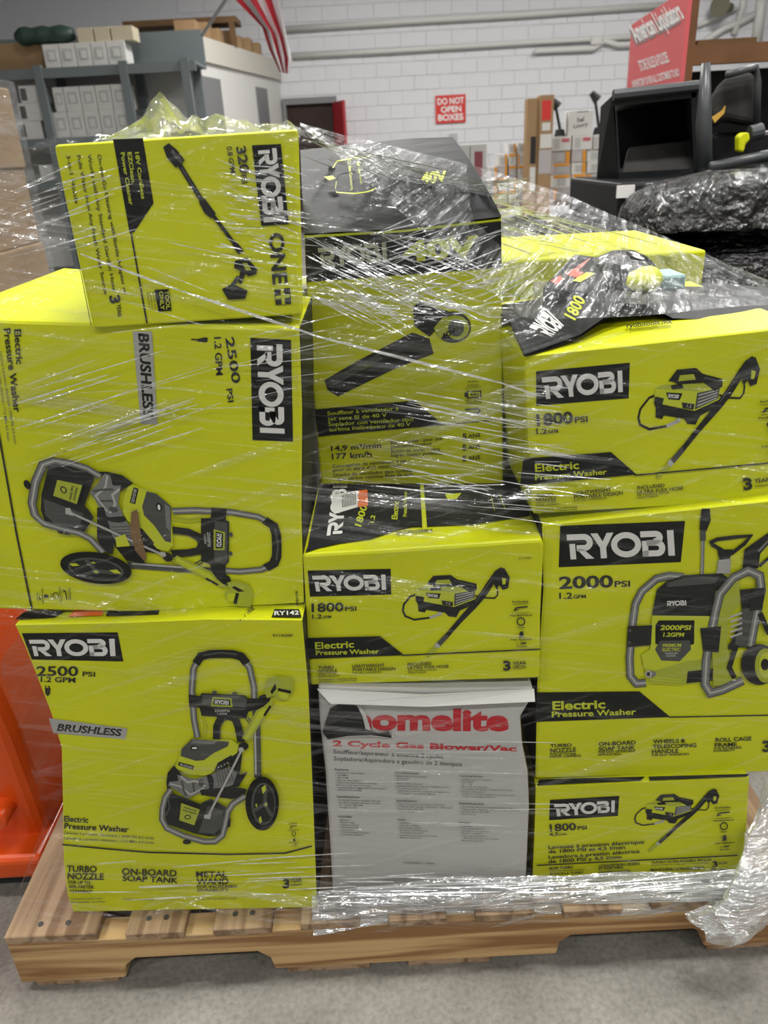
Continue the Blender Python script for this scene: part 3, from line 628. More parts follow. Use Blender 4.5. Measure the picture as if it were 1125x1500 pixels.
Q.part('yellow_tabs').poly([(545, 250), (535, 60), (550, 60), (565, 250)], LIME_P).poly([(640, 100), (710, 95), (690, 120), (650, 122)], LIME_P).line([(850, 170), (835, 110)], 3, LIME_P).line([(895, 165), (870, 100)], 3, LIME_P)
Q.part('web_address').T('ryobitools.mx', 432, 268, 590, 256, 14)
Q.part('shipping_label', 'white barcode label with orange end').poly([(155, 105), (275, 85), (272, 155), (172, 185)], WHT).poly([(275, 85), (312, 82), (315, 150), (273, 156)], ORG)
for i in range(9): Q.line([(205 + i * 7, 104 - i * 1.2), (208 + i * 6.6, 158 - i * 1.5)], 3.2, TXT)
Q.done()

# ---- D: 40V blower carton, set back, bulging black lid
t = None
p = atZ(470, 712, zE); q = atZ(735, 712, zE); e = q - p; e[2] = 0; e /= np.linalg.norm(e); nD = np.array([e[1], -e[0], 0])
fr = [onplane(x, y, p, nD) for x, y in [(446, 345), (590, 337), (735, 320), (736, 520), (737, 712), (470, 712), (452, 500)]]
for i in (4, 5): fr[i][2] = zE + .002
t = thing('leaf_blower_carton', p * .5 + q * .5 - nD * .16, 'tall lime and black 40V leaf blower carton in the middle with a black sloping lid', 'carton', 'lime power tool cartons')
bk = [a - nD * .30 for a in fr]
bk[0] = atY(440, 222, 1.34); bk[1] = atY(600, 205, 1.34); bk[2] = atY(663, 203, 1.33)
mb = MB(); n_ = len(fr); tri = [tuple(x) for x in tessellate_polygon([[Vector(a) for a in fr]])]
mb.add(fr + bk, tri + [tuple(i + n_ for i in reversed(x)) for x in tri] + [(i, (i + 1) % n_, (i + 1) % n_ + n_, i + n_) for i in range(2, n_)], LIME)
mb.build('body', t, bevel=.003)
lid = MB(); up = np.array([0, 0, .0022])
L0 = [fr[0], fr[1], fr[2]]; L1 = [bk[0], bk[1], bk[2]]
rows = []
for k in range(9):
    s_ = k / 8; rows.append([a * (1 - s_) + b * s_ + up + np.array([0, 0, .006 * math.sin(math.pi * s_)]) for a, b in zip(L0, L1)])
lid.grid(rows, BLKB); lid.build('lid_panel', t, 'black printed lid panel sloping up to the back')
nl = np.cross(bk[2] - fr[2], fr[0] - fr[2]); Q = Print((fr[2] + bk[2]) / 2 + up * 9, nl, t); Q.crop(440, 200, 3.75)
Q.lay = 60
Q.part('lid_lettering', 'lime lettering on the black lid').T('Cordless Convenience.', 262, 142, 280, 310, 17, LIME_P, .012).T('Gas-Like Power.', 312, 150, 332, 278, 17, LIME_P, .012)
Q.line([(180, 185), (205, 148), (300, 130), (380, 126)], 6, LIME_P).line([(198, 320), (300, 328), (370, 318), (420, 298)], 6, LIME_P).line([(195, 300), (200, 260)], 4, LIME_P)
Q.T('40V', 668, 270, 805, 262, 58, LIME_P, .04).poly([(130, 235), (180, 228), (198, 245), (160, 255)], LIMED)
Q.done()
P = Print(p, nD, t)
P.part('brand_band', 'black band across the top of the front').poly([(447, 349), (590, 340), (734, 324), (735, 392), (600, 402), (449, 413)], BLKB)
P.part('lid_edge').line([(447, 347), (590, 339), (734, 322)], 2.2, LIME_P)
P.crop(440, 200, 3.75)
P.part('logo_lettering').logo((95, 612), (470, 580), (478, 690), (112, 716), LGT)
P.part('voltage_lettering', 'large lime 40V lettering').T('40V', 570, 685, 985, 650, 104, LIME_P, .05)
P.crop(430, 440, 3.214)
P.part('product_picture', 'printed picture of a cordless leaf blower')
P.poly([(145, 375), (300, 285), (560, 150), (640, 180), (660, 250), (480, 320), (290, 412), (210, 452), (160, 420)], DKG).poly([(170, 372), (400, 250), (420, 275), (190, 400)], DK2).ell(750, 125, 86, 74, DKG).poly([(560, 30), (600, 2), (660, 30), (740, 55), (700, 110), (640, 170), (570, 120)], DKG).poly([(660, 130), (700, 82), (765, 68), (762, 118), (690, 182)], LIMED).ell(772, 128, 56, 56, LIMED).ell(765, 130, 38, 40, DK2).T('40V', 705, 182, 770, 150, 26, BLK)
P.part('banner').poly([(100, 512), (570, 470), (705, 585), (118, 640)], BLK).line([(690, 585), (935, 563)], 4, TXT)
P.part('banner_lettering').T('Souffleur à ventilateur à', 160, 540, 495, 515, 18, LIME_P, .012).T('jet sans fil de 40 V', 163, 566, 440, 546, 18, LIME_P, .012).T('Soplador con ventilador tipo', 165, 591, 566, 566, 18, LIME_P, .012).T('turbina inalámbrico de 40 V', 168, 616, 552, 590, 18, LIME_P, .012)
P.part('power_lettering').T('14,9 m³/min', 178, 708, 414, 692, 24).T('177 km/h', 182, 746, 370, 735, 26)
P.part('feature_lettering').lines([('Bouton turbo - pour une', 458, 676, 700, 655, 15), ('puissance accrue', 460, 694, 650, 678, 15), ('Botón de turbo - para', 460, 716, 690, 704, 15), ('lograr mayor potencia', 460, 735, 700, 722, 15), ("Conception de ventilateur à jet -", 186, 786, 548, 758, 15), ("pour un débit d'air maximum", 188, 804, 505, 781, 15), ('Diseño de ventilador tipo turbina', 190, 828, 560, 804, 15), ('que ofrece máximo flujo de aire', 210, 846, 562, 822, 15), ('English on other side', 195, 868, 360, 856, 11)], TXT, .01)
P.part('included_icons').lines([('Inclut', 822, 385, 870, 382, 9), ('Incluye', 820, 402, 870, 399, 9), ('bloc-piles', 812, 475, 885, 471, 9), ('batería', 815, 488, 885, 484, 9)]).line([(808, 410), (885, 406)], 2, TXT).poly([(805, 432), (815, 430), (815, 424), (884, 422), (884, 456), (815, 460), (815, 452), (805, 452)], TXT).poly([(824, 430), (878, 428), (878, 450), (824, 453)], LIME_P).T('4Ah', 832, 449, 874, 447, 16).line([(808, 512), (870, 508), (878, 516), (870, 528), (820, 530)], 7, TXT)
for i in range(3): P.T('5', 795, 650 + i * 52, 815, 650 + i * 52, 26).lines([('ANS', 822, 645 + i * 52, 880, 640 + i * 52, 18)], TXT, .02)
P.done()

# ---- I, G, F: the right-hand stack
t, P = carton('pressure_washer_carton', 'small lime 1800 PSI carton with French and Spanish text at the bottom right', 'carton',
    [(785, 1153), (940, 1146), (1097, 1139), (1093, 1210), (1087, 1290), (940, 1293), (780, 1294), (783, 1220)], ZD, (780, 1293), (1086, 1290), .33, LIME, 'lime power tool cartons')
compact_front(P, ((158, 178), (433, 160), (432, 213), (168, 233)), [(140, 158), (453, 140), (447, 230), (137, 250)], (760, 1120, 3.082), [(885, 110), (590, 380), (528, 240), (692, 262), (635, 192), (665, 135), (906, 138)], 0)
P.part('power_lettering').T('1800', 140, 297, 258, 290, 32).T('PSI', 265, 290, 306, 287, 16).T('4,5', 137, 318, 178, 315, 15).T('l/min', 181, 315, 216, 312, 9)
P.part('title_lettering').T('Laveuse à pression électrique', 133, 376, 565, 351, 15).T('de 1800 PSI et 4,5 l/min', 133, 396, 479, 375, 15).T('Lavadora a presión eléctrica', 133, 420, 545, 393, 15).T('de 1800 PSI y 4,5 l/min', 133, 440, 463, 418, 15)
P.part('divider_line').line([(80, 449), (985, 404)], 5.5, TXT)
P.part('feature_lettering').T('BUSE TURBO', 138, 468, 245, 462, 11).part('feature_lettering').T('CONCEPTION LÉGÈRE', 360, 457, 545, 446, 11).T('ET PORTABLE', 360, 469, 470, 462, 11).part('feature_lettering').T('TUYAU ULTRA-FLEXIBLE INCLUS', 597, 441, 866, 428, 11).part('feature_lettering').T('MANGUERA ULTRAFLEXIBLE', 593, 475, 832, 465, 11).T('DISEÑO LIVIANO', 360, 488, 505, 481, 10).T('BOQUILLA TURBO', 140, 492, 290, 485, 10)
P.part('small_print').lines([('POUR UN NETTOYAGE 50% PLUS RAPIDE', 138, 476, 292, 470, 5), ("POUR LA COMMODITÉ DE L'UTILISATEUR", 360, 478, 500, 472, 5), ('DESIGN 50% PLUS MINCE ET PLUS LÉGER', 597, 450, 855, 438, 5)], TXT, .01)
P.part('warranty_mark').T('3', 873, 455, 895, 454, 25, TXT, .04).T('ANS', 898, 444, 938, 440, 10).T('3', 866, 488, 890, 487, 25, TXT, .04).T('AÑOS', 895, 476, 936, 473, 10)
P.part('included_icons'); icons(P, 918, 190, 1.0, -.05)
P.tl, P.tr = P.pts[0], P.pts[2]; P.done()
Q = topface(t, P); Q.part('top_panel', 'black printed top panel').poly([(786, 1151), (938, 1144), (945, 1138), (790, 1142)], BLKB).poly([(952, 1144), (1094, 1138), (1098, 1134), (950, 1138)], BLKB); Q.done()

t, P = carton('pressure_washer_carton', 'large lime 2000 PSI carton in the middle of the right-hand stack', 'carton',
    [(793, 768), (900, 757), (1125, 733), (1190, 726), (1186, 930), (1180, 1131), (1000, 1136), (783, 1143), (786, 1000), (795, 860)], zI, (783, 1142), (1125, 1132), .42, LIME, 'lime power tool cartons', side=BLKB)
P.crop(780, 730, 3.261)
P.part('logo_panel').poly([(132, 130), (728, 107), (708, 303), (125, 328)], BLK); P.part('logo_lettering').logo((162, 172), (672, 150), (680, 272), (172, 291))
P.part('power_lettering').T('2000', 127, 430, 385, 422, 56, TXT, .03).T('PSI', 392, 422, 466, 420, 28).T('1.2', 127, 478, 190, 477, 28).T('GPM', 195, 477, 255, 475, 17)
P.part('banner').poly([(20, 925), (510, 920), (658, 1043), (12, 1066)], BLK); P.part('banner_lettering').T('Electric', 95, 1008, 348, 1000, 40, LIME_P, .03).T('Pressure Washer', 92, 1043, 494, 1030, 27, LIME_P)
P.part('divider_line').line([(650, 1043), (1330, 1030)], 6, TXT)
P.part('feature_lettering').T('TURBO', 85, 1187, 188, 1183, 15).T('NOZZLE', 85, 1213, 208, 1207, 20).part('feature_lettering').T('ON-BOARD', 316, 1180, 493, 1172, 18).T('SOAP TANK', 316, 1203, 490, 1196, 18).part('feature_lettering').T('WHEELS &', 575, 1168, 730, 1163, 18).T('TELESCOPING', 573, 1192, 782, 1185, 18).T('HANDLE', 570, 1216, 697, 1212, 19).part('feature_lettering').T('ROLL CAGE', 873, 1160, 1045, 1153, 18).T('FRAME', 870, 1184, 975, 1180, 18)
P.part('small_print').lines([('FOR UP TO 50%', 84, 1224, 208, 1221, 10), ('FASTER CLEANING', 82, 1236, 230, 1231, 10), ('FOR EASY DETERGENT', 314, 1213, 492, 1208, 10), ('APPLICATION', 312, 1226, 420, 1223, 10), ('FOR EASY TRANSPORT', 568, 1228, 748, 1223, 10), ('FOR INCREASED', 866, 1195, 998, 1191, 10), ('DURABILITY', 864, 1207, 966, 1204, 10)], TXT, .02)
P.part('warranty_mark').T('3', 1097, 1206, 1140, 1204, 50, TXT, .04)
pic_tank_washer(P); P.done()

t, P = carton('pressure_washer_carton', 'lime 1800 PSI carton with lifted black flap on top of the right-hand stack', 'carton',
    [(768, 521), (900, 507), (1125, 482), (1182, 475), (1186, 600), (1185, 722), (1125, 728), (950, 745), (780, 761), (772, 640)], zG, (780, 760), (1125, 728), .33, LIME, 'lime power tool cartons', yaw=0.5, Y0=.856)
compact_front(P, ((155, 563), (500, 533), (503, 625), (168, 656)), [(132, 537), (533, 500), (528, 652), (133, 684)], (740, 360, 2.922), [(1060, 475), (655, 975), (573, 725), (800, 765), (722, 645), (770, 528), (1091, 532)], 0)
P.part('power_lettering').T('1800', 135, 768, 290, 755, 48, TXT, .03).T('PSI', 297, 755, 352, 751, 25).T('1.2', 133, 804, 178, 801, 24).T('GPM', 182, 801, 225, 797, 15)
P.part('banner').poly([(75, 908), (450, 880), (560, 976), (62, 1024)], BLK); P.part('banner_lettering').T('Electric', 127, 965, 315, 951, 33, LIME_P).T('Pressure Washer', 127, 1000, 434, 974, 22, LIME_P)
P.part('divider_line').line([(550, 979), (1290, 912)], 6, TXT)
P.part('feature_lettering').T('TURBO', 130, 1074, 205, 1068, 14).T('NOZZLE', 130, 1091, 218, 1085, 14).part('feature_lettering').T('LIGHTWEIGHT', 293, 1063, 452, 1047, 15).T('PORTABLE DESIGN', 293, 1081, 502, 1061, 15).part('feature_lettering').T('INCLUDED', 563, 1039, 680, 1028, 14).T('ULTRA FLEX HOSE', 562, 1058, 760, 1040, 14)
P.part('small_print').lines([('FOR UP TO 50%', 130, 1102, 213, 1096, 8), ('FASTER CLEANING*', 130, 1113, 230, 1106, 8), ('FOR USER CONVENIENCE', 293, 1092, 433, 1079, 8), ('50% THINNER & LIGHTER', 562, 1068, 698, 1056, 8), ('WEIGHT DESIGN', 562, 1079, 650, 1071, 8), ('*Compared to a Standard Nozzle', 128, 1131, 308, 1116, 8), ('**Compared to a Standard Hose', 128, 1143, 306, 1128, 8)], TXT, .012)
P.part('warranty_mark').T('3', 1016, 1041, 1055, 1037, 48, TXT, .04).T('YEAR', 1062, 1012, 1128, 1004, 18).T('WARRANTY', 1062, 1030, 1128, 1023, 8)
P.part('included_icons'); icons(P, 1128, 666, 1.2, -.09)
P.tl, P.tr = P.pts[0], P.pts[3]; P.done()
Q = topface(t, P, .004); Q.part('web_address').T('ryobitools.mx', 918, 481, 985, 474, 6.5); Q.done()
# lifted black flap
fl = [(768, 519, .846), (800, 509, .86), (850, 490, .885), (890, 462, .925), (918, 444, .945), (945, 446, .95), (985, 466, .945), (1040, 468, .935), (1100, 462, .935), (1182, 452, .935)]
rows = [[], [], []]
for x, y, Y in fl:
    a = atY(x, y, Y); rows[0].append(a)
    rows[1].append(np.array([a[0], Y + .10, a[2] * .35 + (zF + .006) * .65 + .012])); rows[2].append(np.array([a[0], Y + .24, zF + .006]))
mb = MB(); mb.grid(rows, BLKB); mb.grid([[q_ + np.array([0, 0, -.003]) for q_ in r_] for r_ in rows], BLKB)
fo = mb.build('top_flap', t, 'black printed flap lifted along its front edge')
Qp = np.mean([rows[0][2], rows[0][3], rows[1][2]], axis=0)
nn = np.cross(rows[0][3] - rows[0][1], rows[1][2] - rows[0][2]); nn = nn if nn[2] > 0 else -nn
Q = Print(Qp + np.array([0, -.004, .012]), nn, t)
Q.part('flap_lettering').logo((775, 480), (800, 452), (826, 478), (808, 494)).T('1800', 842, 470, 858, 440, 18, LIME_P)
Q.done()
# --PART2--
# ================================================================ BACK ROW AND LOOSE PACKS ON THE STACK
a = atY(1035, 366, 1.27)
mb = MB().box(.205, a[0], 1.27, 1.62, ZD + .001, a[2], LIME)
t = thing('power_tool_carton', ((.205 + a[0]) / 2, 1.45, ZD), 'plain lime carton standing behind the stack, seen through stretched film', 'carton', 'lime power tool cartons')
mb.build('body', t, bevel=.004)
MB().box(.26, .36, 1.2685, 1.27, a[2] - .075, a[2] - .035, WHT).build('white_label', t)
MB().box(.29, .34, 1.2680, 1.2684, a[2] - .062, a[2] - .048, mat('green_ink', (.1, .35, .2), .5)).build('green_mark', t)
# loose tool pack lying on the right stack
zt = zF + .008
c = atY(900, 405, 1.10)
t = thing('tool_pack', (c[0], 1.13, zt), 'black and lime tool pack under crinkled film on top of the right-hand stack', 'tool pack')
def blob(mb, cx, cy, cz, rx, ry, rz, m, n=18, k=10, zmin=-1):
    rows = []
    for i in range(k + 1):
        ph = math.pi * i / k - math.pi / 2
        rows.append([(cx + rx * math.cos(ph) * math.cos(6.28318 * j / n), cy + ry * math.cos(ph) * math.sin(6.28318 * j / n), max(cz + rz * math.sin(ph), zmin)) for j in range(n + 1)])
    mb.grid(rows, m); return mb
GBLK = mat('gloss_black_plastic', (.02, .02, .022), .18, .6, bump=.3, bscale=30)
c1 = atY(905, 430, 1.10)
blob(MB(), c1[0] + .015, 1.14, zt + .012, .055, .06, .045, GBLK, zmin=zt).build('shell', t, smooth=True)
c2 = atY(936, 388, 1.10); blob(MB(), c2[0], 1.12, c2[2] - .022, .040, .045, .024, LIME).build('lime_cap', t, smooth=True)
c3 = atY(972, 412, 1.10); MB().box(c3[0] + .005, c3[0] + .04, 1.12, 1.18, zt, c3[2] + .005, mat('pale_teal_ink', (.30, .48, .48), .4)).build('teal_label_box', t, bevel=.004)
t = thing('red_black_carton', (atY(838, 395, 1.16)[0], 1.25, zt), 'flat red and black printed carton tilted on top of the right-hand stack', 'carton')
q4 = [atY(795, 420, 1.03), atY(872, 432, 1.03), atY(892, 378, 1.16), atY(842, 372, 1.17)]
RB = mat('red_orange_ink', (.62, .09, .05), .35)
MB().prism([q_ for q_ in q4], (0, .0, -.03), BLKB).build('body', t, bevel=.002)
nq = np.cross(q4[1] - q4[0], q4[3] - q4[0]); Q = Print(q4[0] + np.array([0, 0, .002]), nq, t)
Q.part('red_print').poly([(828, 402), (868, 376), (876, 380), (846, 408)], RB).poly([(806, 412), (820, 404), (826, 410), (814, 417)], RB)
Q.part('lime_print').poly([(838, 412), (884, 384), (880, 396), (850, 414)], LIME_P); Q.done()

# ================================================================ STRETCH WRAP
def film_mat(key, base, gain, rough=.16, white=.35, rot=(10, -17), freq=(120, 80)):
    m = bpy.data.materials.new(key); m.use_nodes = True; nt = m.node_tree; nt.nodes.clear(); N = nt.nodes.new; Lk = nt.links.new
    out = N('ShaderNodeOutputMaterial'); tc = N('ShaderNodeTexCoord'); at = N('ShaderNodeAttribute'); at.attribute_name = 'layers'
    def streak(angle, fr, sx, lo, hi, det=3):
        mp = N('ShaderNodeMapping'); mp.inputs['Rotation'].default_value = (0, math.radians(angle), 0); mp.vector_type = 'TEXTURE'
        Lk(tc.outputs['Object'], mp.inputs[0])
        m2 = N('ShaderNodeMapping'); m2.inputs['Scale'].default_value = (sx, 3, fr); Lk(mp.outputs[0], m2.inputs[0])
        n = N('ShaderNodeTexNoise'); n.inputs['Scale'].default_value = 1; n.inputs['Detail'].default_value = det; n.inputs['Distortion'].default_value = .25
        Lk(m2.outputs[0], n.inputs['Vector'])
        r = N('ShaderNodeMapRange'); r.inputs['From Min'].default_value = lo; r.inputs['From Max'].default_value = hi; Lk(n.outputs[0], r.inputs[0])
        return n, r
    n1, r1 = streak(rot[0], freq[0], 3.0, .53, .74); n2, r2 = streak(rot[1], freq[1], 4.0, .55, .76)
    cr = N('ShaderNodeTexNoise'); cr.inputs['Scale'].default_value = 38; cr.inputs['Detail'].default_value = 4; Lk(tc.outputs['Object'], cr.inputs['Vector'])
    mx = N('ShaderNodeMath'); mx.operation = 'MAXIMUM'; Lk(r1.outputs[0], mx.inputs[0]); Lk(r2.outputs[0], mx.inputs[1])
    g = N('ShaderNodeMath'); g.operation = 'MULTIPLY_ADD'; Lk(at.outputs['Fac'], g.inputs[0]); g.inputs[1].default_value = gain; g.inputs[2].default_value = gain * .17
    st = N('ShaderNodeMath'); st.operation = 'MULTIPLY'; Lk(mx.outputs[0], st.inputs[0]); Lk(g.outputs[0], st.inputs[1])
    b0 = N('ShaderNodeMath'); b0.operation = 'MULTIPLY_ADD'; Lk(at.outputs['Fac'], b0.inputs[0]); b0.inputs[1].default_value = base * 2.2; b0.inputs[2].default_value = base
    op = N('ShaderNodeMath'); op.operation = 'ADD'; op.use_clamp = True; Lk(st.outputs[0], op.inputs[0]); Lk(b0.outputs[0], op.inputs[1])
    h1 = N('ShaderNodeMath'); h1.operation = 'ADD'; Lk(n1.outputs[0], h1.inputs[0]); Lk(n2.outputs[0], h1.inputs[1])
    h2 = N('ShaderNodeMath'); h2.operation = 'MULTIPLY_ADD'; Lk(cr.outputs[0], h2.inputs[0]); h2.inputs[1].default_value = .8; Lk(h1.outputs[0], h2.inputs[2])
    bp = N('ShaderNodeBump'); bp.inputs['Strength'].default_value = 1.0; bp.inputs['Distance'].default_value = .006; Lk(h2.outputs[0], bp.inputs['Height'])
    gl = N('ShaderNodeBsdfGlossy'); gl.inputs['Roughness'].default_value = rough; gl.inputs['Color'].default_value = (.95, .97, 1, 1); Lk(bp.outputs[0], gl.inputs['Normal'])
    df = N('ShaderNodeBsdfDiffuse'); df.inputs['Color'].default_value = (.80, .83, .84, 1); Lk(bp.outputs[0], df.inputs['Normal'])
    mm = N('ShaderNodeMixShader'); mm.inputs[0].default_value = white; Lk(gl.outputs[0], mm.inputs[1]); Lk(df.outputs[0], mm.inputs[2])
    tr = N('ShaderNodeBsdfTransparent'); tr.inputs[0].default_value = (.985, .99, .985, 1)
    fx = N('ShaderNodeMixShader'); Lk(op.outputs[0], fx.inputs[0]); Lk(tr.outputs[0], fx.inputs[1]); Lk(mm.outputs[0], fx.inputs[2])
    Lk(fx.outputs[0], out.inputs[0]); return m
FILM = film_mat('stretch_film', .009, .60, white=.16)
FILMT = film_mat('stretch_film_tent', .05, .7, white=.3, rot=(-18, -24), freq=(130, 90))
FILMB = film_mat('clear_bundle_film', .012, .35, rough=.08, white=.05, rot=(40, -50), freq=(40, 30))
FILMD = film_mat('stretch_film_bunched', .22, .75, rot=(3, -7), freq=(160, 110), white=.4)
FILMC = film_mat('stretch_film_crumpled', .09, .6, rough=.1, white=.25, rot=(40, -50), freq=(40, 30))
STRAND = film_mat('film_strand', .36, .6, rough=.2, white=.5)

# plan hull of the carton fronts, height by height
CARTONS = [o for o in bpy.data.objects if o.parent is None and o.name.split('.')[0] in ('pressure_washer_carton', 'power_cleaner_carton', 'gas_blower_carton', 'leaf_blower_carton')]
FRONTS = []
for o in CARTONS:
    b = next(ch for ch in o.children if ch.name.startswith('body'))
    FRONTS.append([np.array(v.co) + np.array(o.location) for v in b.data.vertices])
ZS = np.linspace(.09, 1.20, 112); XS = np.linspace(-.68, .68, 137)
HY = np.zeros((len(ZS), len(XS)))
def left_edge(z):
    return float(np.interp(z, [.09, .12, .33, .60, .66, 1.0, 1.19], [-.615, -.61, -.505, -.50, -.66, -.66, -.33]))
for i, z in enumerate(ZS):
    pts = []
    for vs_ in FRONTS:
        zz = [v[2] for v in vs_]
        if min(zz) - .02 <= z <= max(zz) + .02:
            lo = [v for v in vs_]
            xs = [v[0] for v in lo]; k0, k1 = min(xs), max(xs)
            ym = lambda X: min((v[1] for v in lo if abs(v[0] - X) < .05), default=1)
            pts += [(k0, ym(k0)), (k1, ym(k1))]
    if z < .16: pts += [(-.61, .785), (.625, .785)]
    le = left_edge(z); pts += [(le, .86 if z > .3 else .80), (le - .03, 1.3), (.655, 1.25), (.63, .90)]
    pts = sorted(pts); h = []
    for p_ in pts:
        while len(h) >= 2 and (h[-1][0] - h[-2][0]) * (p_[1] - h[-2][1]) - (h[-1][1] - h[-2][1]) * (p_[0] - h[-2][0]) <= 0: h.pop()
        h.append(p_)
    HY[i] = np.interp(XS, [q_[0] for q_ in h], [q_[1] for q_ in h])
ker = np.exp(-.5 * (np.arange(-5, 6) / 2.2) ** 2); ker /= ker.sum()
HP = np.pad(HY, ((5, 5), (0, 0)), mode='edge')
HS = np.minimum(sum(ker[k] * HP[k:k + len(ZS)] for k in range(11)), HY) - .005
def film_y(x, z):
    i = np.clip((z - ZS[0]) / (ZS[1] - ZS[0]), 0, len(ZS) - 1.001); j = np.clip((x - XS[0]) / (XS[1] - XS[0]), 0, len(XS) - 1.001)
    i0, j0 = int(i), int(j); a_, b_ = i - i0, j - j0
    return HS[i0, j0] * (1 - a_) * (1 - b_) + HS[i0 + 1, j0] * a_ * (1 - b_) + HS[i0, j0 + 1] * (1 - a_) * b_ + HS[i0 + 1, j0 + 1] * a_ * b_
def film_top(x):
    return float(np.interp(x, [-.70, -.64, -.325, -.30, -.06, .165, .22, .70], [1.0, 1.01, 1.183, 1.19, 1.19, .985, .968, .975]))
def film_hit(px_, py_):
    Y = .85
    for _ in range(14):
        p_ = atY(px_, py_, Y); Y = .5 * Y + .5 * film_y(p_[0], p_[2])
    return atY(px_, py_, Y - .002)
DENS = [(650, 395, 150, 60, 1.0), (560, 430, 120, 40, .6), (385, 320, 60, 55, .9), (60, 330, 70, 60, .6), (760, 640, 120, 90, .55), (610, 640, 120, 80, .35), (640, 1325, 260, 35, .9), (1000, 1310, 140, 30, .9), (900, 470, 150, 50, .7), (330, 1300, 140, 40, .45), (120, 600, 130, 60, .35), (620, 1090, 150, 110, .22), (640, 740, 120, 40, .6)]
def layers_at(p_):
    q_ = toPx(p_); d = .06
    for cx, cy, rx, ry, a_ in DENS: d += a_ * math.exp(-((q_[0] - cx) / rx) ** 2 - ((q_[1] - cy) / ry) ** 2)
    return min(1, d)
def set_layers(o, base=np.zeros(3), f=layers_at):
    at_ = o.data.attributes.new('layers', 'FLOAT', 'POINT')
    at_.data.foreach_set('value', [f(np.array(v.co) + base) for v in o.data.vertices])
wrap = thing('stretch_wrap', (0, .80, .12), 'clear stretch film wound tightly round the lime cartons on the wooden pallet', 'stretch film')
WB = np.array(wrap.location)
def rip(x, z): return .0035 * noise.noise(Vector((x * 5, z * 45, 1.3))) + .003 * noise.noise(Vector((x * 14 + z * 9, z * 30 - x * 8, 4.1)))
mb = MB(); NR, NC = 150, 150; P_ = []
for i in range(NR):
    z0 = .10 + (1.19 - .10) * i / (NR - 1); row = []
    xl = left_edge(z0); xr = .64
    row.append((xl - .02, 1.25, min(z0, film_top(xl))))
    for j in range(NC):
        x = xl + (xr - xl) * j / (NC - 1); z = min(z0, film_top(x)); row.append((x, film_y(x, z) + rip(x, z), z))
    row.append((.66, 1.25, min(z0, film_top(.66)))); P_.append(row)
mb.grid(P_, FILM)
mb.f, keep = [f for f in mb.f if not abs(mb.v[f[0]][2] - mb.v[f[3]][2]) < 1e-7 or not abs(mb.v[f[1]][2] - mb.v[f[2]][2]) < 1e-7], 0
mb.m = [0] * len(mb.f)
o = mb.build('front_film', wrap, 'clear film stretched flat across the carton fronts'); o.data.polygons.foreach_set('use_smooth', [True] * len(o.data.polygons)); set_layers(o, WB)
# sheet tented from the top left carton over the blower carton to the right-hand back corner
T1 = np.array([-.062, film_y(-.062, 1.185), 1.19]); T3 = atY(1112, 420, 1.36); TF = np.array([.166, film_y(.166, .985), .985]); T2 = np.array([.64, .93, .975])
BACKL = [T1, atY(735, 252, 1.30), atY(830, 287, 1.36), atY(1036, 372, 1.38), T3]
P_ = []
for i in range(40):
    s_ = i / 39; a_ = np.array([np.interp(s_, [0, .42, .58, .9, 1], [q_[c_] for q_ in BACKL]) for c_ in range(3)])
    b_ = (T1 + (TF - T1) * s_ / .42) if s_ < .42 else TF + (T2 - TF) * (s_ - .42) / .58
    P_.append([a_ * (1 - k / 30) + b_ * (k / 30) + np.array([0, 0, .004 * noise.noise(Vector((s_ * 6, k * .9, 2))) - .010 * math.sin(math.pi * k / 30) * s_]) for k in range(31)])
o = MB().grid(P_, FILMT).build('tent_film', wrap, 'film pulled tight from the top left carton down to the right'); o.data.polygons.foreach_set('use_smooth', [True] * len(o.data.polygons))
set_layers(o, WB, lambda p_: .35 + .3 * noise.noise(Vector(p_ * 6)))
# crumpled crest above the top left carton
crest = [(132, 210), (160, 200), (185, 186), (205, 178), (220, 150), (230, 138), (237, 130), (246, 150), (256, 172), (268, 184), (290, 176), (318, 166), (345, 176), (372, 182), (405, 180), (437, 190)]
P_ = []
cxs = np.linspace(132, 437, 46)
for x in cxs:
    yt = float(np.interp(x, [c_[0] for c_ in crest], [c_[1] for c_ in crest])); yb = float(np.interp(x, [132, 437], [211, 193])); col = []
    for k in range(13):
        u = k / 12; Yd = .858 + .13 * math.sin(u * 1.6) + .022 * noise.noise(Vector((x * .045, u * 3.2, 9)))
        col.append(atY(x + 3 * noise.noise(Vector((x * .08, u * 4, 3))), yb + (yt - yb) * u, Yd))
    for k in range(1, 8):
        u = k / 7; p0 = col[12]; col.append(np.array([p0[0] + .01 * u, p0[1] + .2 * u, p0[2] * (1 - u) + 1.185 * u + .02 * noise.noise(Vector((x * .05, u * 4, 6)))]))
    P_.append(col)
o = MB().grid(P_, FILMC).build('crest_film', wrap, 'loose crumpled film standing up in a peak on top'); set_layers(o, WB, lambda p_: .35 + .5 * noise.noise(Vector(p_ * 14)))
# bunched band at the pallet edge
P_ = []
for i in range(150):
    x = -.14 + .79 * i / 149; col = []
    for k in range(15):
        u = k / 14; z = .098 + .052 * u + .010 * math.sin(x * 5 + 1) - .02 * max(0, -x) + .012 * u * noise.noise(Vector((x * 6, 0, 3)))
        col.append((x, .772 + .012 * noise.noise(Vector((x * 4, u * 7, 0))) + .006 * noise.noise(Vector((x * 11, u * 22, 5))) + (.045 * u if u > .5 else .02), z))
    P_.append(col)
o = MB().grid(P_, FILMD).build('bunched_band', wrap, 'whitish bunched film roped along the pallet edge'); o.data.polygons.foreach_set('use_smooth', [True] * len(o.data.polygons)); set_layers(o, WB, lambda p_: .25 + .9 * max(0, noise.noise(Vector((p_[0] * 3, 0, p_[2] * 30))) + .3))
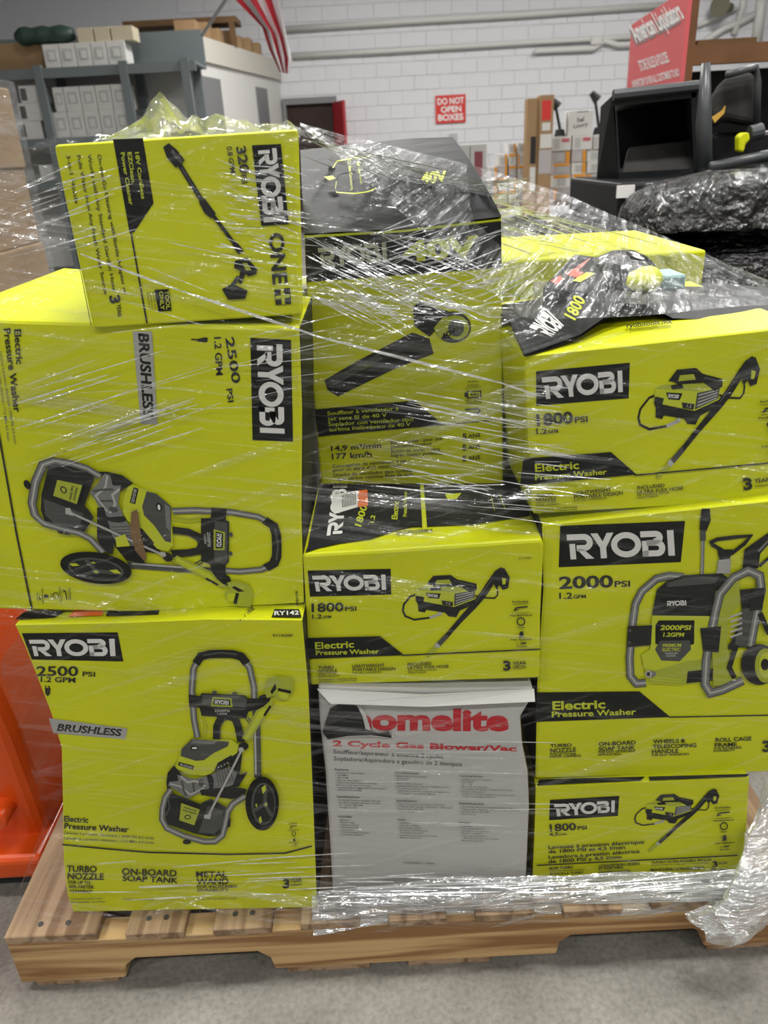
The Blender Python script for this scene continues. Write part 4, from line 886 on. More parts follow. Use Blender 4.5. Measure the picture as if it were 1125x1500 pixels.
# twisted tail hanging at the right
tl_ = [(1135, 1165, .86), (1118, 1235, .80), (1108, 1290, .765), (1092, 1335, .748), (1062, 1358, .742), (1030, 1352, .752), (1012, 1342, .775)]
ctr = [atY(*c_) for c_ in tl_]; rad = [.030, .030, .033, .040, .040, .028, .008]
P_ = []
for i in range(37):
    f_ = i / 36 * 6; k = min(5, int(f_)); u = f_ - k; c_ = ctr[k] * (1 - u) + ctr[k + 1] * u; r_ = rad[k] * (1 - u) + rad[k + 1] * u
    tg = ctr[k + 1] - ctr[k]; tg /= np.linalg.norm(tg); s1 = np.cross(tg, [0, 1, 0]); s1 /= np.linalg.norm(s1)
    P_.append([c_ + s1 * math.cos(a_) * r_ * (1 + .28 * noise.noise(Vector((f_ * 1.3, math.cos(a_) * 2, math.sin(a_) * 2)))) + np.array([0, 1, 0]) * math.sin(a_) * r_ * .5 * (1 + .4 * noise.noise(Vector((f_ * 2, math.cos(a_) * 3, 7)))) for a_ in np.linspace(0, 6.28318, 25)])
o = MB().grid(P_, FILMD).build('twisted_tail', wrap, 'crumpled film tail hanging off the pallet corner'); set_layers(o, WB, lambda p_: .15 + .5 * abs(noise.noise(Vector(p_ * 22))))
# single taut strands and fold lines of the film
smb = MB()
def tent_hit(x, y):
    n_ = np.cross(T3 - T1, T2 - T1); p_ = onplane(x, y, T1 - _fw * .004, n_)
    return atY(x, y, min(1.33, max(.82, p_[1] if (p_ - _O) @ _fw > 0 else 1.33)))
tent_hit_ = tent_hit
def strand(p0, p1, wpx, hit=film_hit, sag=0):
    n_ = max(3, int(math.hypot(p1[0] - p0[0], p1[1] - p0[1]) / 14)); d = np.array([p1[0] - p0[0], p1[1] - p0[1]], float); d /= np.linalg.norm(d); nn_ = np.array([-d[1], d[0]])
    A_, B_ = [], []
    for i in range(n_ + 1):
        u = i / n_; c_ = np.array(p0) * (1 - u) + np.array(p1) * u + nn_ * sag * math.sin(math.pi * u); w_ = wpx * (.25 + .75 * math.sin(math.pi * min(1, max(0, u * .96 + .02))) ** .5)
        A_.append(hit(*(c_ + nn_ * w_ / 2))); B_.append(hit(*(c_ - nn_ * w_ / 2)))
    smb.grid([A_, B_], STRAND)
def fan(n_, x0, x1, y0, y1, slope, ds, l0, l1, w0=.8, w1=2.2, hit=film_hit):
    for _ in range(n_):
        x = random.uniform(x0, x1); y = random.uniform(y0, y1); s_ = slope + random.uniform(-ds, ds); L_ = random.uniform(l0, l1)
        strand((x, y), (x + L_ / math.hypot(1, s_), y + s_ * L_ / math.hypot(1, s_)), random.uniform(w0, w1), hit)
strand((118, 372), (270, 428), 3.5); strand((265, 426), (470, 494), 4.5); strand((465, 493), (730, 560), 4.5); strand((725, 558), (790, 580), 3)
fan(26, 560, 700, 572, 700, .20, .05, 70, 190); fan(22, 0, 170, 560, 690, -.33, .05, 60, 200); fan(120, 446, 640, 345, 440, .50, .18, 25, 110, .7, 1.9)
fan(70, 520, 720, 340, 460, -.35, .15, 20, 90, .7, 1.8); fan(60, 540, 730, 415, 470, .05, .2, 10, 45, .7, 1.8); fan(90, 310, 425, 240, 370, .22, .22, 8, 40, .7, 2.0); fan(40, 720, 900, 425, 500, .08, .12, 20, 90, .7, 1.8, tent_hit_); fan(22, 0, 110, 270, 420, -.35, .12, 30, 110, .7, 2)
fan(26, 735, 790, 560, 750, .08, .08, 25, 70, .7, 1.8); fan(14, 460, 760, 690, 760, .06, .1, 60, 160); fan(26, 455, 760, 1285, 1330, -.03, .06, 60, 220, .8, 2.4); fan(24, 780, 1080, 1288, 1325, -.06, .05, 60, 200, .8, 2.4)
fan(16, 100, 420, 1255, 1325, -.05, .06, 50, 160); fan(12, 470, 740, 1020, 1240, .03, .05, 60, 200, .6, 1.4); fan(10, 100, 420, 480, 620, -.12, .15, 60, 200, .6, 1.4); fan(12, 130, 420, 220, 460, .28, .2, 40, 140, .6, 1.4)
fan(70, 540, 700, 268, 325, -.13, .05, 20, 110, .7, 2.0, tent_hit); fan(26, 470, 600, 215, 300, .6, .5, 10, 40, .7, 1.6, tent_hit)
for k in range(70):
    u = random.random(); x0 = 440 + random.uniform(0, 380); y0 = 193 + (x0 - 440) * .33 + random.uniform(2, 40 + (x0 - 440) * .12); L_ = random.uniform(60, 260); s_ = .30 + random.uniform(-.12, .12)
    strand((x0, y0), (min(1110, x0 + L_), y0 + s_ * (min(1110, x0 + L_) - x0)), random.uniform(.7, 2.0), tent_hit)
o = smb.build('film_strands', wrap, 'taut white strands and fold lines of the film'); o['kind'] = 'stuff'; set_layers(o, WB, lambda p_: .5)

# ================================================================ ORANGE MACHINE BESIDE THE PALLET
ORM = mat('orange_paint', (.72, .085, .008), .22, .5, var=.06, vscale=3); RUB = mat('black_rubber', (.02, .02, .02), .7)
oy = 1.02
t = thing('pallet_truck', (-.95, oy + .25, 0), 'glossy orange pallet truck body on the floor left of the pallet', 'pallet truck')
prof = [(-1.25, .04), (-.640, .04), (-.632, .07), (-.640, .30), (-.655, .42), (-.685, .52), (-.725, .585), (-.79, .625), (-1.25, .64)]
MB().prism([(x, oy, z) for x, z in prof], (0, .5, 0), ORM).build('hood', t, bevel=.03, seg=4)
pan = [(-1.25, .115), (-.735, .115), (-.722, .13), (-.745, .36), (-.775, .47), (-.83, .53), (-1.25, .54)]
MB().prism([(x, oy - .012, z) for x, z in pan], (0, .02, 0), ORM).build('front_panel', t, bevel=.008, seg=3)
MB().box(-1.25, -.625, oy - .055, oy + .5, .035, .085, ORM).build('base_skirt', t, bevel=.012, seg=3)
MB().box(-1.22, -.645, oy - .03, oy + .48, 0, .036, RUB).build('rubber_strip', t)
MB().box(-.90, -.795, oy - .016, oy - .004, .36, .47, RUB).build('vent_slot', t, bevel=.006)
c = atY(2, 1192, oy - .02); MB().tube([(c[0], oy - .04, c[2]), (c[0], oy + .01, c[2])], .018, ORM, 20).build('round_boss', t, bevel=.005)

# ================================================================ BACKGROUND, LEFT: RACK AND OFFICE
RACKM = mat('rack_grey_paint', (.135, .16, .165), .5); WBOX = mat('white_carton', (.62, .62, .60), .6, .2, var=.04); CREAM = mat('cream_carton', (.55, .49, .36), .6, .2); PANEL = mat('grey_print', (.44, .44, .43), .6); BEIGE = mat('beige_print', (.50, .46, .36), .6)
def pbox(x0, y0, x1, y1, Y, depth, sink=0):
    """box whose front covers the photo rectangle at distance Y"""
    xm, ym = (x0 + x1) / 2, (y0 + y1) / 2
    l_, r_, b_, t_ = atY(x0, ym, Y), atY(x1, ym, Y), atY(xm, y1, Y), atY(xm, y0, Y)
    return [l_[0], r_[0], Y, Y + depth, b_[2] - sink, t_[2]]
def bgcarton(name, label, cat, B, m, group=None, prints=(), bevel=.004):
    x0, x1, y0, y1, z0, z1 = B
    t = thing(name, ((x0 + x1) / 2, (y0 + y1) / 2, z0), label, cat, group)
    MB().box(*B, m).build('body', t, bevel=bevel)
    for nm, u0, v0, u1, v1, pm in prints:
        MB().box(x0 + (x1 - x0) * u0, x0 + (x1 - x0) * u1, y0 - .003 - .003 * (nm == 'pale_panel'), y0 - .0005 - .0026 * (nm == 'pale_panel'), z0 + (z1 - z0) * v0, z0 + (z1 - z0) * v1, pm).build(nm, t)
    return t
YR = 10.0
rack = thing('storage_rack', (-4.2, YR + .3, 0), 'grey steel storage rack full of white cartons at the back left', 'rack')
zb1 = atY(125, 97, YR)[2]; zb2 = atY(125, 200, YR)[2]; zb3 = atY(125, 262, YR)[2]
xa, xb = atY(-60, 150, YR)[0], atY(290, 120, YR)[0]
for px_, py_ in ((66, 150), (188, 140), (276, 130)):
    X = atY(px_, py_, YR)[0]
    MB().box(X - .045, X + .045, YR - .05, YR + .03, 0, zb1 + .03, RACKM).build('post', rack)
    MB().box(X - .045, X + .045, YR + .62, YR + .70, 0, zb1 + .03, RACKM).build('post', rack)
for z in (zb1, zb2, zb3): MB().box(xa, xb, YR - .03, YR + .02, z - .10, z, RACKM).build('beam', rack); MB().box(xa, xb, YR + .02, YR + .68, z - .03, z - .001, RACKM).build('shelf_deck', rack)
MB().box(xa, xb, YR + .64, YR + .70, zb1, zb1 + .38, RACKM).build('back_panel', rack)
gl = 'white cartons on the grey rack'
wprint = [('grey_panel', .2, .3, .8, .78, PANEL), ('pale_panel', .32, .36, .68, .68, WBOX)]
ORD = ['leftmost', 'second from left', 'middle', 'fourth from left', 'rightmost']
def on_shelf(B, z): h = B[5] - B[4]; B[4] = z + .001; B[5] = z + h; return B
for i, (x0, x1) in enumerate(((63, 86), (87, 110), (111, 133), (134, 156), (157, 184))):
    B = on_shelf(pbox(x0, 58, x1, 94, YR + .06, .3), zb1); bgcarton('white_carton', f'{ORD[i]} white carton of the row on top of the grey rack', 'carton', B, WBOX, gl, wprint)
ztop = B[5]
for i, (x0, x1) in enumerate(((112, 135), (137, 160), (162, 194))):
    B = on_shelf(pbox(x0, 34, x1, 56, YR + .08, .28), ztop); bgcarton('cream_carton', ('left', 'middle', 'right')[i] + ' cream carton stacked on the white cartons of the rack top', 'carton', B, CREAM, 'cream cartons on the rack')
B2 = []
for i, (x0, x1) in enumerate(((77, 99), (100, 123), (124, 146), (147, 168), (169, 190))):
    B = on_shelf(pbox(x0, 156, x1, 194, YR + .06, .3), zb2); B2.append(B); bgcarton('white_carton', f'{ORD[i]} white carton of the lower row on the middle shelf', 'carton', B, WBOX, gl, wprint)
for i, (x0, x1) in enumerate(((77, 92), (93, 116), (117, 139), (140, 162), (163, 187))):
    B = on_shelf(pbox(x0, 117, x1, 154, YR + .06, .3), B2[0][5]); bgcarton('white_carton', f'{ORD[i]} white carton of the upper row on the middle shelf', 'carton', B, WBOX, gl, wprint)
zz = zb2
for i, (y0, y1) in enumerate(((170, 197), (141, 168), (113, 139))):
    B = on_shelf(pbox(26, y0, 60, y1, YR + .06, .4), zz); zz = B[5]
    bgcarton('white_carton', ('lowest', 'middle', 'topmost')[i] + ' of three wide white cartons stacked left of the rack post', 'carton', B, WBOX, gl, [('dark_picture', .05, .15, .3, .85, GTX)])
B = on_shelf(pbox(52, 212, 76, 236, YR + .06, .3), zb3); bgcarton('white_carton', 'white carton on the lowest visible shelf of the grey rack', 'carton', B, WBOX, gl)
c0, c1 = atY(22, 48, YR + .2), atY(108, 46, YR + .2)
zr = ztop + .10
rp = [np.array([c0[0] + (c1[0] - c0[0]) * i / 10, YR + .18, zr + .002 * noise.noise(Vector((i, 0, 0)))]) for i in range(11)]
single('rolled_tarp', MB().tube(rp, [.04] + [.09 + .01 * math.sin(i * 2.1) for i in range(9)] + [.06], mat('dark_green_tarp', (.03, .06, .045), .5, bump=.4, bscale=12), 14), 'dark green rolled tarp lying on top of the grey rack', 'tarp', smooth=True)
B = on_shelf(pbox(-20, 14, 92, 60, YR + .34, .28), zb1); bgcarton('brown_carton', 'large brown carton on top of the grey rack behind the green tarp', 'carton', B, KRAFT)
# office block
OFW = mat('office_white', (.62, .62, .60), .6); FASC = mat('office_fascia', (.52, .50, .45), .7); DOORG = mat('grey_door', (.17, .175, .18), .5)
A0 = atY(292, 120, 10.75); A1 = atY(412, 150, 13.95)
zo = atY(293, 50, 10.75)[2]; zf = atY(295, 88, 10.75)[2]
dirw = np.array([A1[0] - A0[0], A1[1] - A0[1], 0])
q0 = np.array([A0[0], A0[1], 0]); q1 = q0 + dirw
office = thing('office_block', (A0[0] - 1, 12, 0), 'white walled office block with tan fascia at the back left', 'office')
MB().hexa([q0, q1, (q1[0] - 3, q1[1], 0), (q0[0] - 3, q0[1], 0), q0 + (0, 0, zf), q1 + (0, 0, zf), (q1[0] - 3, q1[1], zf), (q0[0] - 3, q0[1], zf)], OFW).build('wall', office)
u_ = np.array([dirw[1], -dirw[0], 0]) / np.linalg.norm(dirw)
e0, e1 = q0 + u_ * .04, q1 + u_ * .04
MB().hexa([e0 + (0, 0, zf), e1 + (0, 0, zf), q1 + (-.2, 0, zf), q0 + (-.2, 0, zf), e0 + (0, 0, zo), e1 + (0, 0, zo), q1 + (-.2, 0, zo), q0 + (-.2, 0, zo)], FASC).build('fascia', office)
def wallpanel(name, s0, s1, z0, z1, m):
    a_, b_ = q0 + dirw * s0 + u_ * .02, q0 + dirw * s1 + u_ * .02
    MB().prism([a_ + (0, 0, z0), b_ + (0, 0, z0), b_ + (0, 0, z1), a_ + (0, 0, z1)], -u_ * .019, m).build(name, office)
def sfor(px_):   # wall parameter for an image column
    best = min((abs(toPx(q0 + dirw * s_ + np.array([0, 0, 1.5]))[0] - px_), s_) for s_ in np.linspace(0, 1, 200)); return best[1]
zd_ = atY(303, 111, 10.85)[2]
wallpanel('door', sfor(303), sfor(330), 0, zd_, DOORG); wallpanel('window', sfor(381), sfor(396), zd_ - 1.1, zd_, DOORG)
for i in range(7):
    s0 = .08 + i * .12; p_ = q0 + dirw * s0; B = [p_[0] - .32, p_[0] - .06, p_[1], p_[1] + .30, zo + .001, zo + .19 + .02 * (i % 2)]
    bgcarton('brown_carton', ('first', 'second', 'third', 'fourth', 'fifth', 'sixth', 'farthest')[i] + ' brown carton from the front along the office roof edge', 'carton', B, KRAFT, 'brown cartons on the office roof')
# timber rack on the office roof
TIMB = mat('brown_timber', (.13, .075, .035), .7, .2, var=.2, vscale=5)
tr_ = thing('timber_shelf', (-3.3, 12.2, zo), 'dark timber shelf frame on the office roof', 'shelf')
xa, xb = atY(180, 40, 12)[0], atY(345, 25, 12)[0]; zt_ = atY(265, 27, 12)[2]
MB().box(xa, xb, 12, 12.5, zt_ - .07, zt_, TIMB).build('top_board', tr_)
for x in (xa + .05, (xa + xb) / 2, xb - .1): MB().box(x, x + .07, 12, 12.08, zo, zt_ - .07, TIMB).build('post', tr_)
# flag
FR, FW = mat('flag_red', (.42, .02, .035), .7), mat('flag_white', (.66, .66, .68), .7)
ft = thing('flag', (-1.9, 8.6, 2.4), 'red and white striped flag hanging from a pole at the upper left', 'flag')
Lp = [(318, -60), (345, 0), (384, 40), (394, 72), (410, 106)]; Rp = [(398, -60), (409, 0), (421, 58), (428, 90), (424, 108)]
NST = 6
for k in range(NST):
    rows = []
    for i in range(17):
        u = i / 16 * 4; j = min(3, int(u)); f_ = u - j
        l_ = np.array(Lp[j]) * (1 - f_) + np.array(Lp[j + 1]) * f_; r_ = np.array(Rp[j]) * (1 - f_) + np.array(Rp[j + 1]) * f_
        rows.append([atY(*(l_ + (r_ - l_) * (k + q_ / 3) / NST), 8.6 + .10 * math.sin((k + q_ / 3) * 1.7 + i * .15)) for q_ in range(4)])
    MB().grid(rows, FR if k % 2 == 0 else FW).build('red_stripe' if k % 2 == 0 else 'white_stripe', ft, smooth=True)
MB().tube([atY(296, 52, 10.4), atY(333, -4, 9.2), atY(352, -60, 8.6)], .018, mat('pole_grey', (.45, .45, .45), .4), 8).build('pole', ft)
# far door
d_ = thing('door_1', (-1.5, YW - .1, 0), 'red door standing open in a grey frame in the back wall', 'door'); d_['kind'] = 'structure'
B = pbox(424, 152, 494, 260, YW - .03, .02); zd_ = B[5]
MB().box(B[0], B[1], YW - .02, YW - .01, 0, zd_, mat('doorway_shade_paint', (.035, .022, .02), .9)).build('doorway_shade', d_)  # flat sheet in front of the wall, the doorway's shade put into its colour
MB().box(B[0] - .06, B[1] + .03, YW - .10, YW - .02, zd_, zd_ + .09, DOORG).build('frame_head', d_); MB().box(B[0] - .06, B[0], YW - .10, YW - .02, 0, zd_, DOORG).build('frame_jamb', d_); MB().box(B[1] - .02, B[1] + .03, YW - .10, YW - .02, 0, zd_, DOORG).build('frame_jamb', d_)
rl = [atY(487, 152, 13.7), atY(505, 150, 13.2)]
MB().prism([(B[1], 13.9, 0), (rl[1][0], 13.45, 0), (rl[1][0], 13.45, zd_), (B[1], 13.9, zd_)], (-.04, .0, 0), mat('red_door_paint', (.35, .02, .03), .4)).build('leaf', d_)
# conduits on the back wall
PIPE = mat('painted_pipe', (.60, .60, .58), .5)
def conduit(pts, r, label, cat='pipe'):
    return single('wall_conduit', MB().tube([atY(x, y, YW - .06) for x, y in pts], r, PIPE, 10), label, cat, 'conduits on the back wall', smooth=True)
conduit([(415, 43), (600, 31), (760, 22), (1010, 5)], .045, 'upper painted conduit running along the white block wall')
conduit([(415, 83), (580, 74), (760, 63), (870, 57), (1010, 49)], .040, 'middle painted conduit running along the white block wall')
conduit([(784, 79), (786, 74), (870, 71), (885, 60), (905, 66), (1010, 60)], .045, 'short lower painted conduit with an elbow at its left end')
B = pbox(866, 52, 884, 66, YW - .13, .12); single('pipe_fitting', MB().box(*B, PIPE), 'round fitting joining the middle and lower conduits', 'fitting', bevel=.03)
# signs
SRED = mat('sign_red', (.60, .035, .03), .45); SWH = mat('sign_white', (.75, .75, .75), .5)
B = pbox(638, 139, 682, 180, YW - .03, .02); s_ = thing('warning_sign', (B[0], YW - .02, B[4]), 'red sign reading DO NOT OPEN BOXES on the white wall', 'sign'); MB().box(*B, SRED).build('panel', s_)
Q = Print((B[0], YW - .03, B[4]), (0, -1, 0), s_); Q.lay = 60
Q.part('lettering').T('DO NOT', 641, 153.5, 680, 151, 9, SWH, .03).T('OPEN', 646, 165, 676, 163, 8.5, SWH, .03).T('BOXES', 642, 177, 679, 175, 9, SWH, .03); Q.done()
B = pbox(658, 196, 670, 210, YW - .03, .02); single('paper_notice', MB().box(*B, PANEL), 'small grey paper notice below the red warning sign', 'notice')

# ================================================================ BACKGROUND, CENTRE: CARTON DISPLAY
OC = mat('orange_carton_print', (.70, .30, .03), .5); MAUVE = mat('pale_mauve_carton', (.42, .39, .40), .6); SHIRT = mat('dark_red_print', (.20, .05, .06), .6)
YC = 9.0
zbase = atY(800, 292, YC)[2] - .02
tb = thing('display_table', (1.8, YC + .4, 0), 'low display table under the small orange and white cartons', 'table')
xa, xb = atY(640, 270, YC)[0], atY(900, 270, YC)[0]
MB().box(xa, xb, YC - .05, YC + .9, zbase - .05, zbase - .001, TIMB).build('top', tb)
for x in (xa + .05, xb - .12):
    for y in (YC, YC + .8): MB().box(x, x + .07, y, y + .07, 0, zbase - .05, TIMB).build('leg', tb)
og = 'small orange and white cartons on the display'
rowsC = [(273, 292), (253, 272), (235, 252), (216, 234), (200, 215)]
cols_l = [(714, 729), (730, 744), (745, 757), (758, 771)]; cols_r = [(809, 836), (837, 859), (860, 884)]
word = ['bottom', 'second', 'third', 'fourth', 'top']; lw = ['first', 'second', 'third', 'fourth']
zrow = zbase
for r_i, (y0, y1) in enumerate(rowsC):
    hgt = atY(800, y0, YC)[2] - atY(800, y1, YC)[2]
    for side, cl in (('left', cols_l), ('right', cols_r)):
        for c_i, (x0, x1) in enumerate(cl):
            if side == 'left' and r_i >= 3 and c_i < (1 if r_i == 3 else 2): continue
            if side == 'right' and r_i == 4: continue
            x0_, x1_ = atY(x0, y1, YC)[0] + .003, atY(x1, y1, YC)[0] - .003; off = random.uniform(0, .03)
            pr = [('picture', .25, .15, .75, .75, PANEL)] + random.choice([[('orange_panel', .72, .05, .98, .95, OC)], [('orange_panel', .05, .72, .95, .97, OC)], [('orange_panel', .02, .05, .22, .9, OC)]])
            bgcarton('small_carton', f'small orange and white carton, {word[r_i]} row, {lw[c_i]} column {side} of the tall brown cartons', 'carton', [x0_, x1_, YC + off, YC + .25 + off, zrow + .0005, zrow + hgt], random.choice([WBOX, MAUVE, WBOX]), og, pr, .003)
    zrow += hgt
    if r_i == 3: zr4 = zrow
# pale picture cartons on the right columns, and the white box on top
hgt = atY(800, 194, YC)[2] - atY(800, 215, YC)[2]
for i, (x0, x1) in enumerate(((809, 837), (839, 868), (870, 884))):
    bgcarton('picture_carton', ('left', 'middle', 'right')[i] + ' pale carton with a grey and red picture above the small cartons', 'carton', [atY(x0, 205, YC)[0], atY(x1, 205, YC)[0], YC, YC + .25, zr4 + .0005, zr4 + hgt], WBOX, 'pale picture cartons', [('grey_picture', .1, .15, .4, .85, PANEL), ('red_mark', .5, .6, .9, .85, mat('pink_red', (.5, .12, .15), .5))])
B = pbox(833, 156, 869, 193, YC + .02, .2); hB = B[5] - B[4]; B[4] = zr4 + hgt + .001; B[5] = B[4] + hB
t = bgcarton('white_gift_box', 'white box with black script lettering on top of the pale cartons', 'box', B, WBOX)
Q = Print((B[0], B[2], B[4]), (0, -1, 0), t); Q.lay = 20; Q.part('script_lettering').T('Feel', 846, 180, 857, 177, 7, TXT, .01, .3).T('Luxury', 840, 188, 862, 184, 6, TXT, .01, .3).line([(845, 164), (862, 163)], 1, TXT); Q.done()
def pole_lamp(px_, py_, label):
    c_ = atY(px_, py_, YC + .1); zb_ = zr4 + hgt + .001
    t_ = thing('black_desk_lamp', (c_[0], YC + .1, zb_), label, 'lamp')
    MB().tube([(c_[0], YC + .1, zb_), (c_[0], YC + .1, zb_ + .07)], [.06, .045], RUB, 14).build('base', t_); MB().tube([(c_[0], YC + .1, zb_ + .07), (c_[0] - .06, YC + .1, c_[2] - .02)], .015, RUB, 8).build('arm', t_)
    MB().tube([(c_[0] - .10, YC + .1, c_[2] + .03), (c_[0] - .03, YC + .1, c_[2] - .04)], [.03, .05], RUB, 12).build('head', t_)
pole_lamp(822, 150, 'black desk lamp between the brown carton and white box'); pole_lamp(880, 140, 'black desk lamp right of the white script box')
for i, (x0, x1, y0) in enumerate(((771, 788, 144), (789, 809, 139))):
    B = pbox(x0, y0, x1, 292, YC - .25 - .05 * i, .16); B[4] = 0
    t = bgcarton('tall_brown_carton', ('left', 'right')[i] + ' tall brown carton standing on end before the small cartons', 'carton', B, KRAFT, 'tall brown cartons', [('dark_slot', .35, .62, .8, .78, RUB), ('white_strip', .35, .45, .85, .60, WBOX)] if i == 0 else [('red_label', .15, .86, .8, .97, SRED), ('white_label', .2, .80, .8, .845, WBOX), ('white_label', .1, .70, .95, .78, WBOX), ('pale_label', .05, .55, .95, .69, MAUVE)])
B = pbox(672, 212, 688, 262, YC + .1, .25); B[4] = zbase + .001; bgcarton('grey_carton', 'narrow grey carton left of the shirt picture carton', 'carton', B, PANEL)
B = pbox(689, 211, 713, 262, YC + .1, .25); B[4] = zbase + .001; bgcarton('shirt_carton', 'grey carton with a dark red shirt picture', 'carton', B, PANEL, None, [('shirt_picture', .25, .45, .75, .88, SHIRT)])

# wrapped carton load at the far left
t = thing('wrapped_carton_load', (-1.25, 2.9, 0), 'film wrapped stack of brown cartons with a blue top at the far left edge', 'wrapped load')
xr_ = atY(40, 250, 3.2)[0]; z1_ = atY(10, 100, 2.6)[2]; z0_ = .121
MB().box(xr_ - .7, xr_ - .02, 2.6, 3.2, 0, z0_, DECK).build('pallet_base', t)
hh = (z1_ - z0_) / 5
for k in range(5): MB().box(xr_ - .7, xr_ - .01 * (k % 2), 2.6 + .01 * (k % 3), 3.2, z0_ + k * hh + .001, z0_ + (k + 1) * hh, KRAFT).build('carton', t, bevel=.006)
P_ = [[(xr_ - .72 + .74 * j / 30, 2.585 + .012 * noise.noise(Vector((j * .5, i * .6, 2))), .1 + (z1_ + .02 - .1) * i / 40) for j in range(31)] + [(xr_ + .022 + .01 * noise.noise(Vector((j * .5, i * .6, 8))), 2.6 + .6 * j / 10, .1 + (z1_ + .02 - .1) * i / 40) for j in range(11)] for i in range(41)]
MB().box(xr_ - .6, xr_ - .06, 2.63, 3.15, z1_ + .001, z1_ + .035, mat('blue_carton', (.08, .14, .32), .5)).build('blue_sheet', t)
o = MB().grid(P_, FILMC).build('wrap_film', t); set_layers(o, np.array(t.location), lambda p_: .3)

# ================================================================ BACKGROUND, RIGHT: BINS, WRAPPED LOAD, SIGN
BPL = mat('black_bin_plastic', (.008, .009, .010), .4, .25); FAB = mat('dark_grey_fabric', (.035, .034, .032), .9, .2, bump=.2, bscale=60); CHAR = mat('charcoal_tube', (.05, .055, .06), .35, .5)
BWRAP = mat('black_wrapped_plastic', (.014, .014, .016), .16, .8, bump=1.0, bscale=34)
YL = 1.95
zl = atY(1010, 392, YL)[2]
lx0, lx1 = atY(845, 330, YL)[0], 1.75
t = thing('wrapped_black_load', (1.3, 2.5, 0), 'black film-wrapped load of cartons behind the right-hand stack', 'wrapped load')
MB().box(lx0 + .03, lx1, YL + .03, 3.1, 0, .12, DECK).build('pallet_base', t)
P_ = []
def crum(x, y, z): return .025 * noise.noise(Vector((x * 7, y * 7, z * 7))) + .012 * noise.noise(Vector((x * 19, y * 19, z * 19 + 3)))
for i in range(50):
    u = i / 49; col = []
    x = lx0 + (lx1 - lx0) * u
    for k in range(30): z = .12 + (zl - .12) * k / 29; col.append((x, YL + crum(x, 0, z), z))
    for k in range(1, 30): y = YL + 1.15 * k / 29; col.append((x, y, zl + crum(x, y, 0) + .05 * math.sin(min(1, k / 6) * 1.57)))
    P_.append(col)
mb = MB().grid(P_, BWRAP); mb.box(lx0 + .04, lx1, YL + .04, 3.1, .121, zl - .03, BPL); mb.build('wrapped_cartons', t)
# rounded wrapped bundle on top
cb = atY(1060, 320, 2.15)
t = thing('wrapped_black_bundle', (cb[0] + .05, 2.3, zl + .04), 'bulging black bundle under shiny clear film at the right edge', 'bundle')
rows = []
bx0, bx1 = atY(932, 320, 2.15)[0], 1.45; zc = zl + .075
hb = atY(1070, 250, 2.15)[2] - zc
for i in range(61):
    a_ = math.pi * i / 60; row = []
    for j in range(41):
        b_ = math.pi * j / 40
        X = (bx0 + bx1) / 2 - (bx1 - bx0) / 2 * math.copysign(abs(math.cos(a_)) ** .6, math.cos(a_)); Y = 2.165 - .16 * math.copysign(abs(math.cos(b_)) ** .6, math.cos(b_)); Z = zc + hb * (math.sin(a_) ** .5) * (math.sin(b_) ** .45)
        n_ = crum(X * 1.4, Y * 1.4, Z * 1.4); row.append((X + n_ * .5, Y - abs(n_) * .8, max(zc, Z + n_ * .6)))
    rows.append(row)
MB().grid(rows, BWRAP).build('black_contents', t)
rows2 = [[(x, y - .012, z + .012) for x, y, z in r_] for r_ in rows[::2]]
o = MB().grid(rows2, FILMB).build('film_cover', t); set_layers(o, np.array(t.location), lambda p_: .12 + .25 * abs(noise.noise(Vector(p_ * 12))))
# open black bin tipped toward the camera
YBN = 2.62
t = thing('black_bin', (atY(960, 260, YBN)[0], YBN + .2, zl + .05), 'large open black plastic bin tipped on its side behind the stacks', 'bin')
tl3, tr3, br3, bl3 = atY(897, 140, YBN), atY(1022, 126, YBN), atY(1026, 262, YBN), atY(905, 268, YBN)
ol, ob = atY(880, 156, YBN + .12), atY(874, 262, YBN + .12)
bk_ = np.array([.135, .42, .0])
MB().prism([tl3, tr3, tr3 + (0, 0, -.03), tl3 + (0, 0, -.03)], bk_, BPL).build('top_panel', t)
MB().prism([tl3, ol, ob, bl3], np.array([.012, .02, 0]), BPL).build('left_panel', t)
MB().prism([bl3, br3, br3 + (0, 0, .03), bl3 + (0, 0, .03)], bk_, BPL).build('bottom_panel', t)
MB().prism([tr3, br3, br3 + (-.02, 0, 0), tr3 + (-.02, 0, 0)], bk_, BPL).build('right_panel', t)
MB().prism([tl3 + bk_, tr3 + bk_, br3 + bk_, bl3 + bk_], (0, .02, 0), BPL).build('back_panel', t)
MB().tube([tl3 + (0, -.01, 0), tr3 + (0, -.01, 0)], .016, CHAR, 8).build('rim', t)
fl_ = [atY(922, 216, YBN + .12), atY(1020, 205, YBN + .12), atY(1022, 258, YBN), atY(910, 264, YBN)]
MB().prism(fl_, (0, .02, -.01), FAB).build('fabric_liner', t)
B = pbox(906, 262, 932, 290, YBN - .30, .004); t2 = thing('black_tray', ((B[0] + B[1]) / 2, YBN - .15, zl + .045), 'black tray with a white barcode label below the tipped bin', 'tray')
zt3 = atY(960, 266, YBN - .28)[2]
MB().box(atY(868, 275, YBN)[0], atY(1020, 275, YBN)[0], YBN - .28, YBN + .3, zl + .075, zt3, BPL).build('body', t2, bevel=.01)
MB().box(B[0], B[1], YBN - .288, YBN - .281, B[4], zt3 - .005, SWH).build('barcode_label', t2)
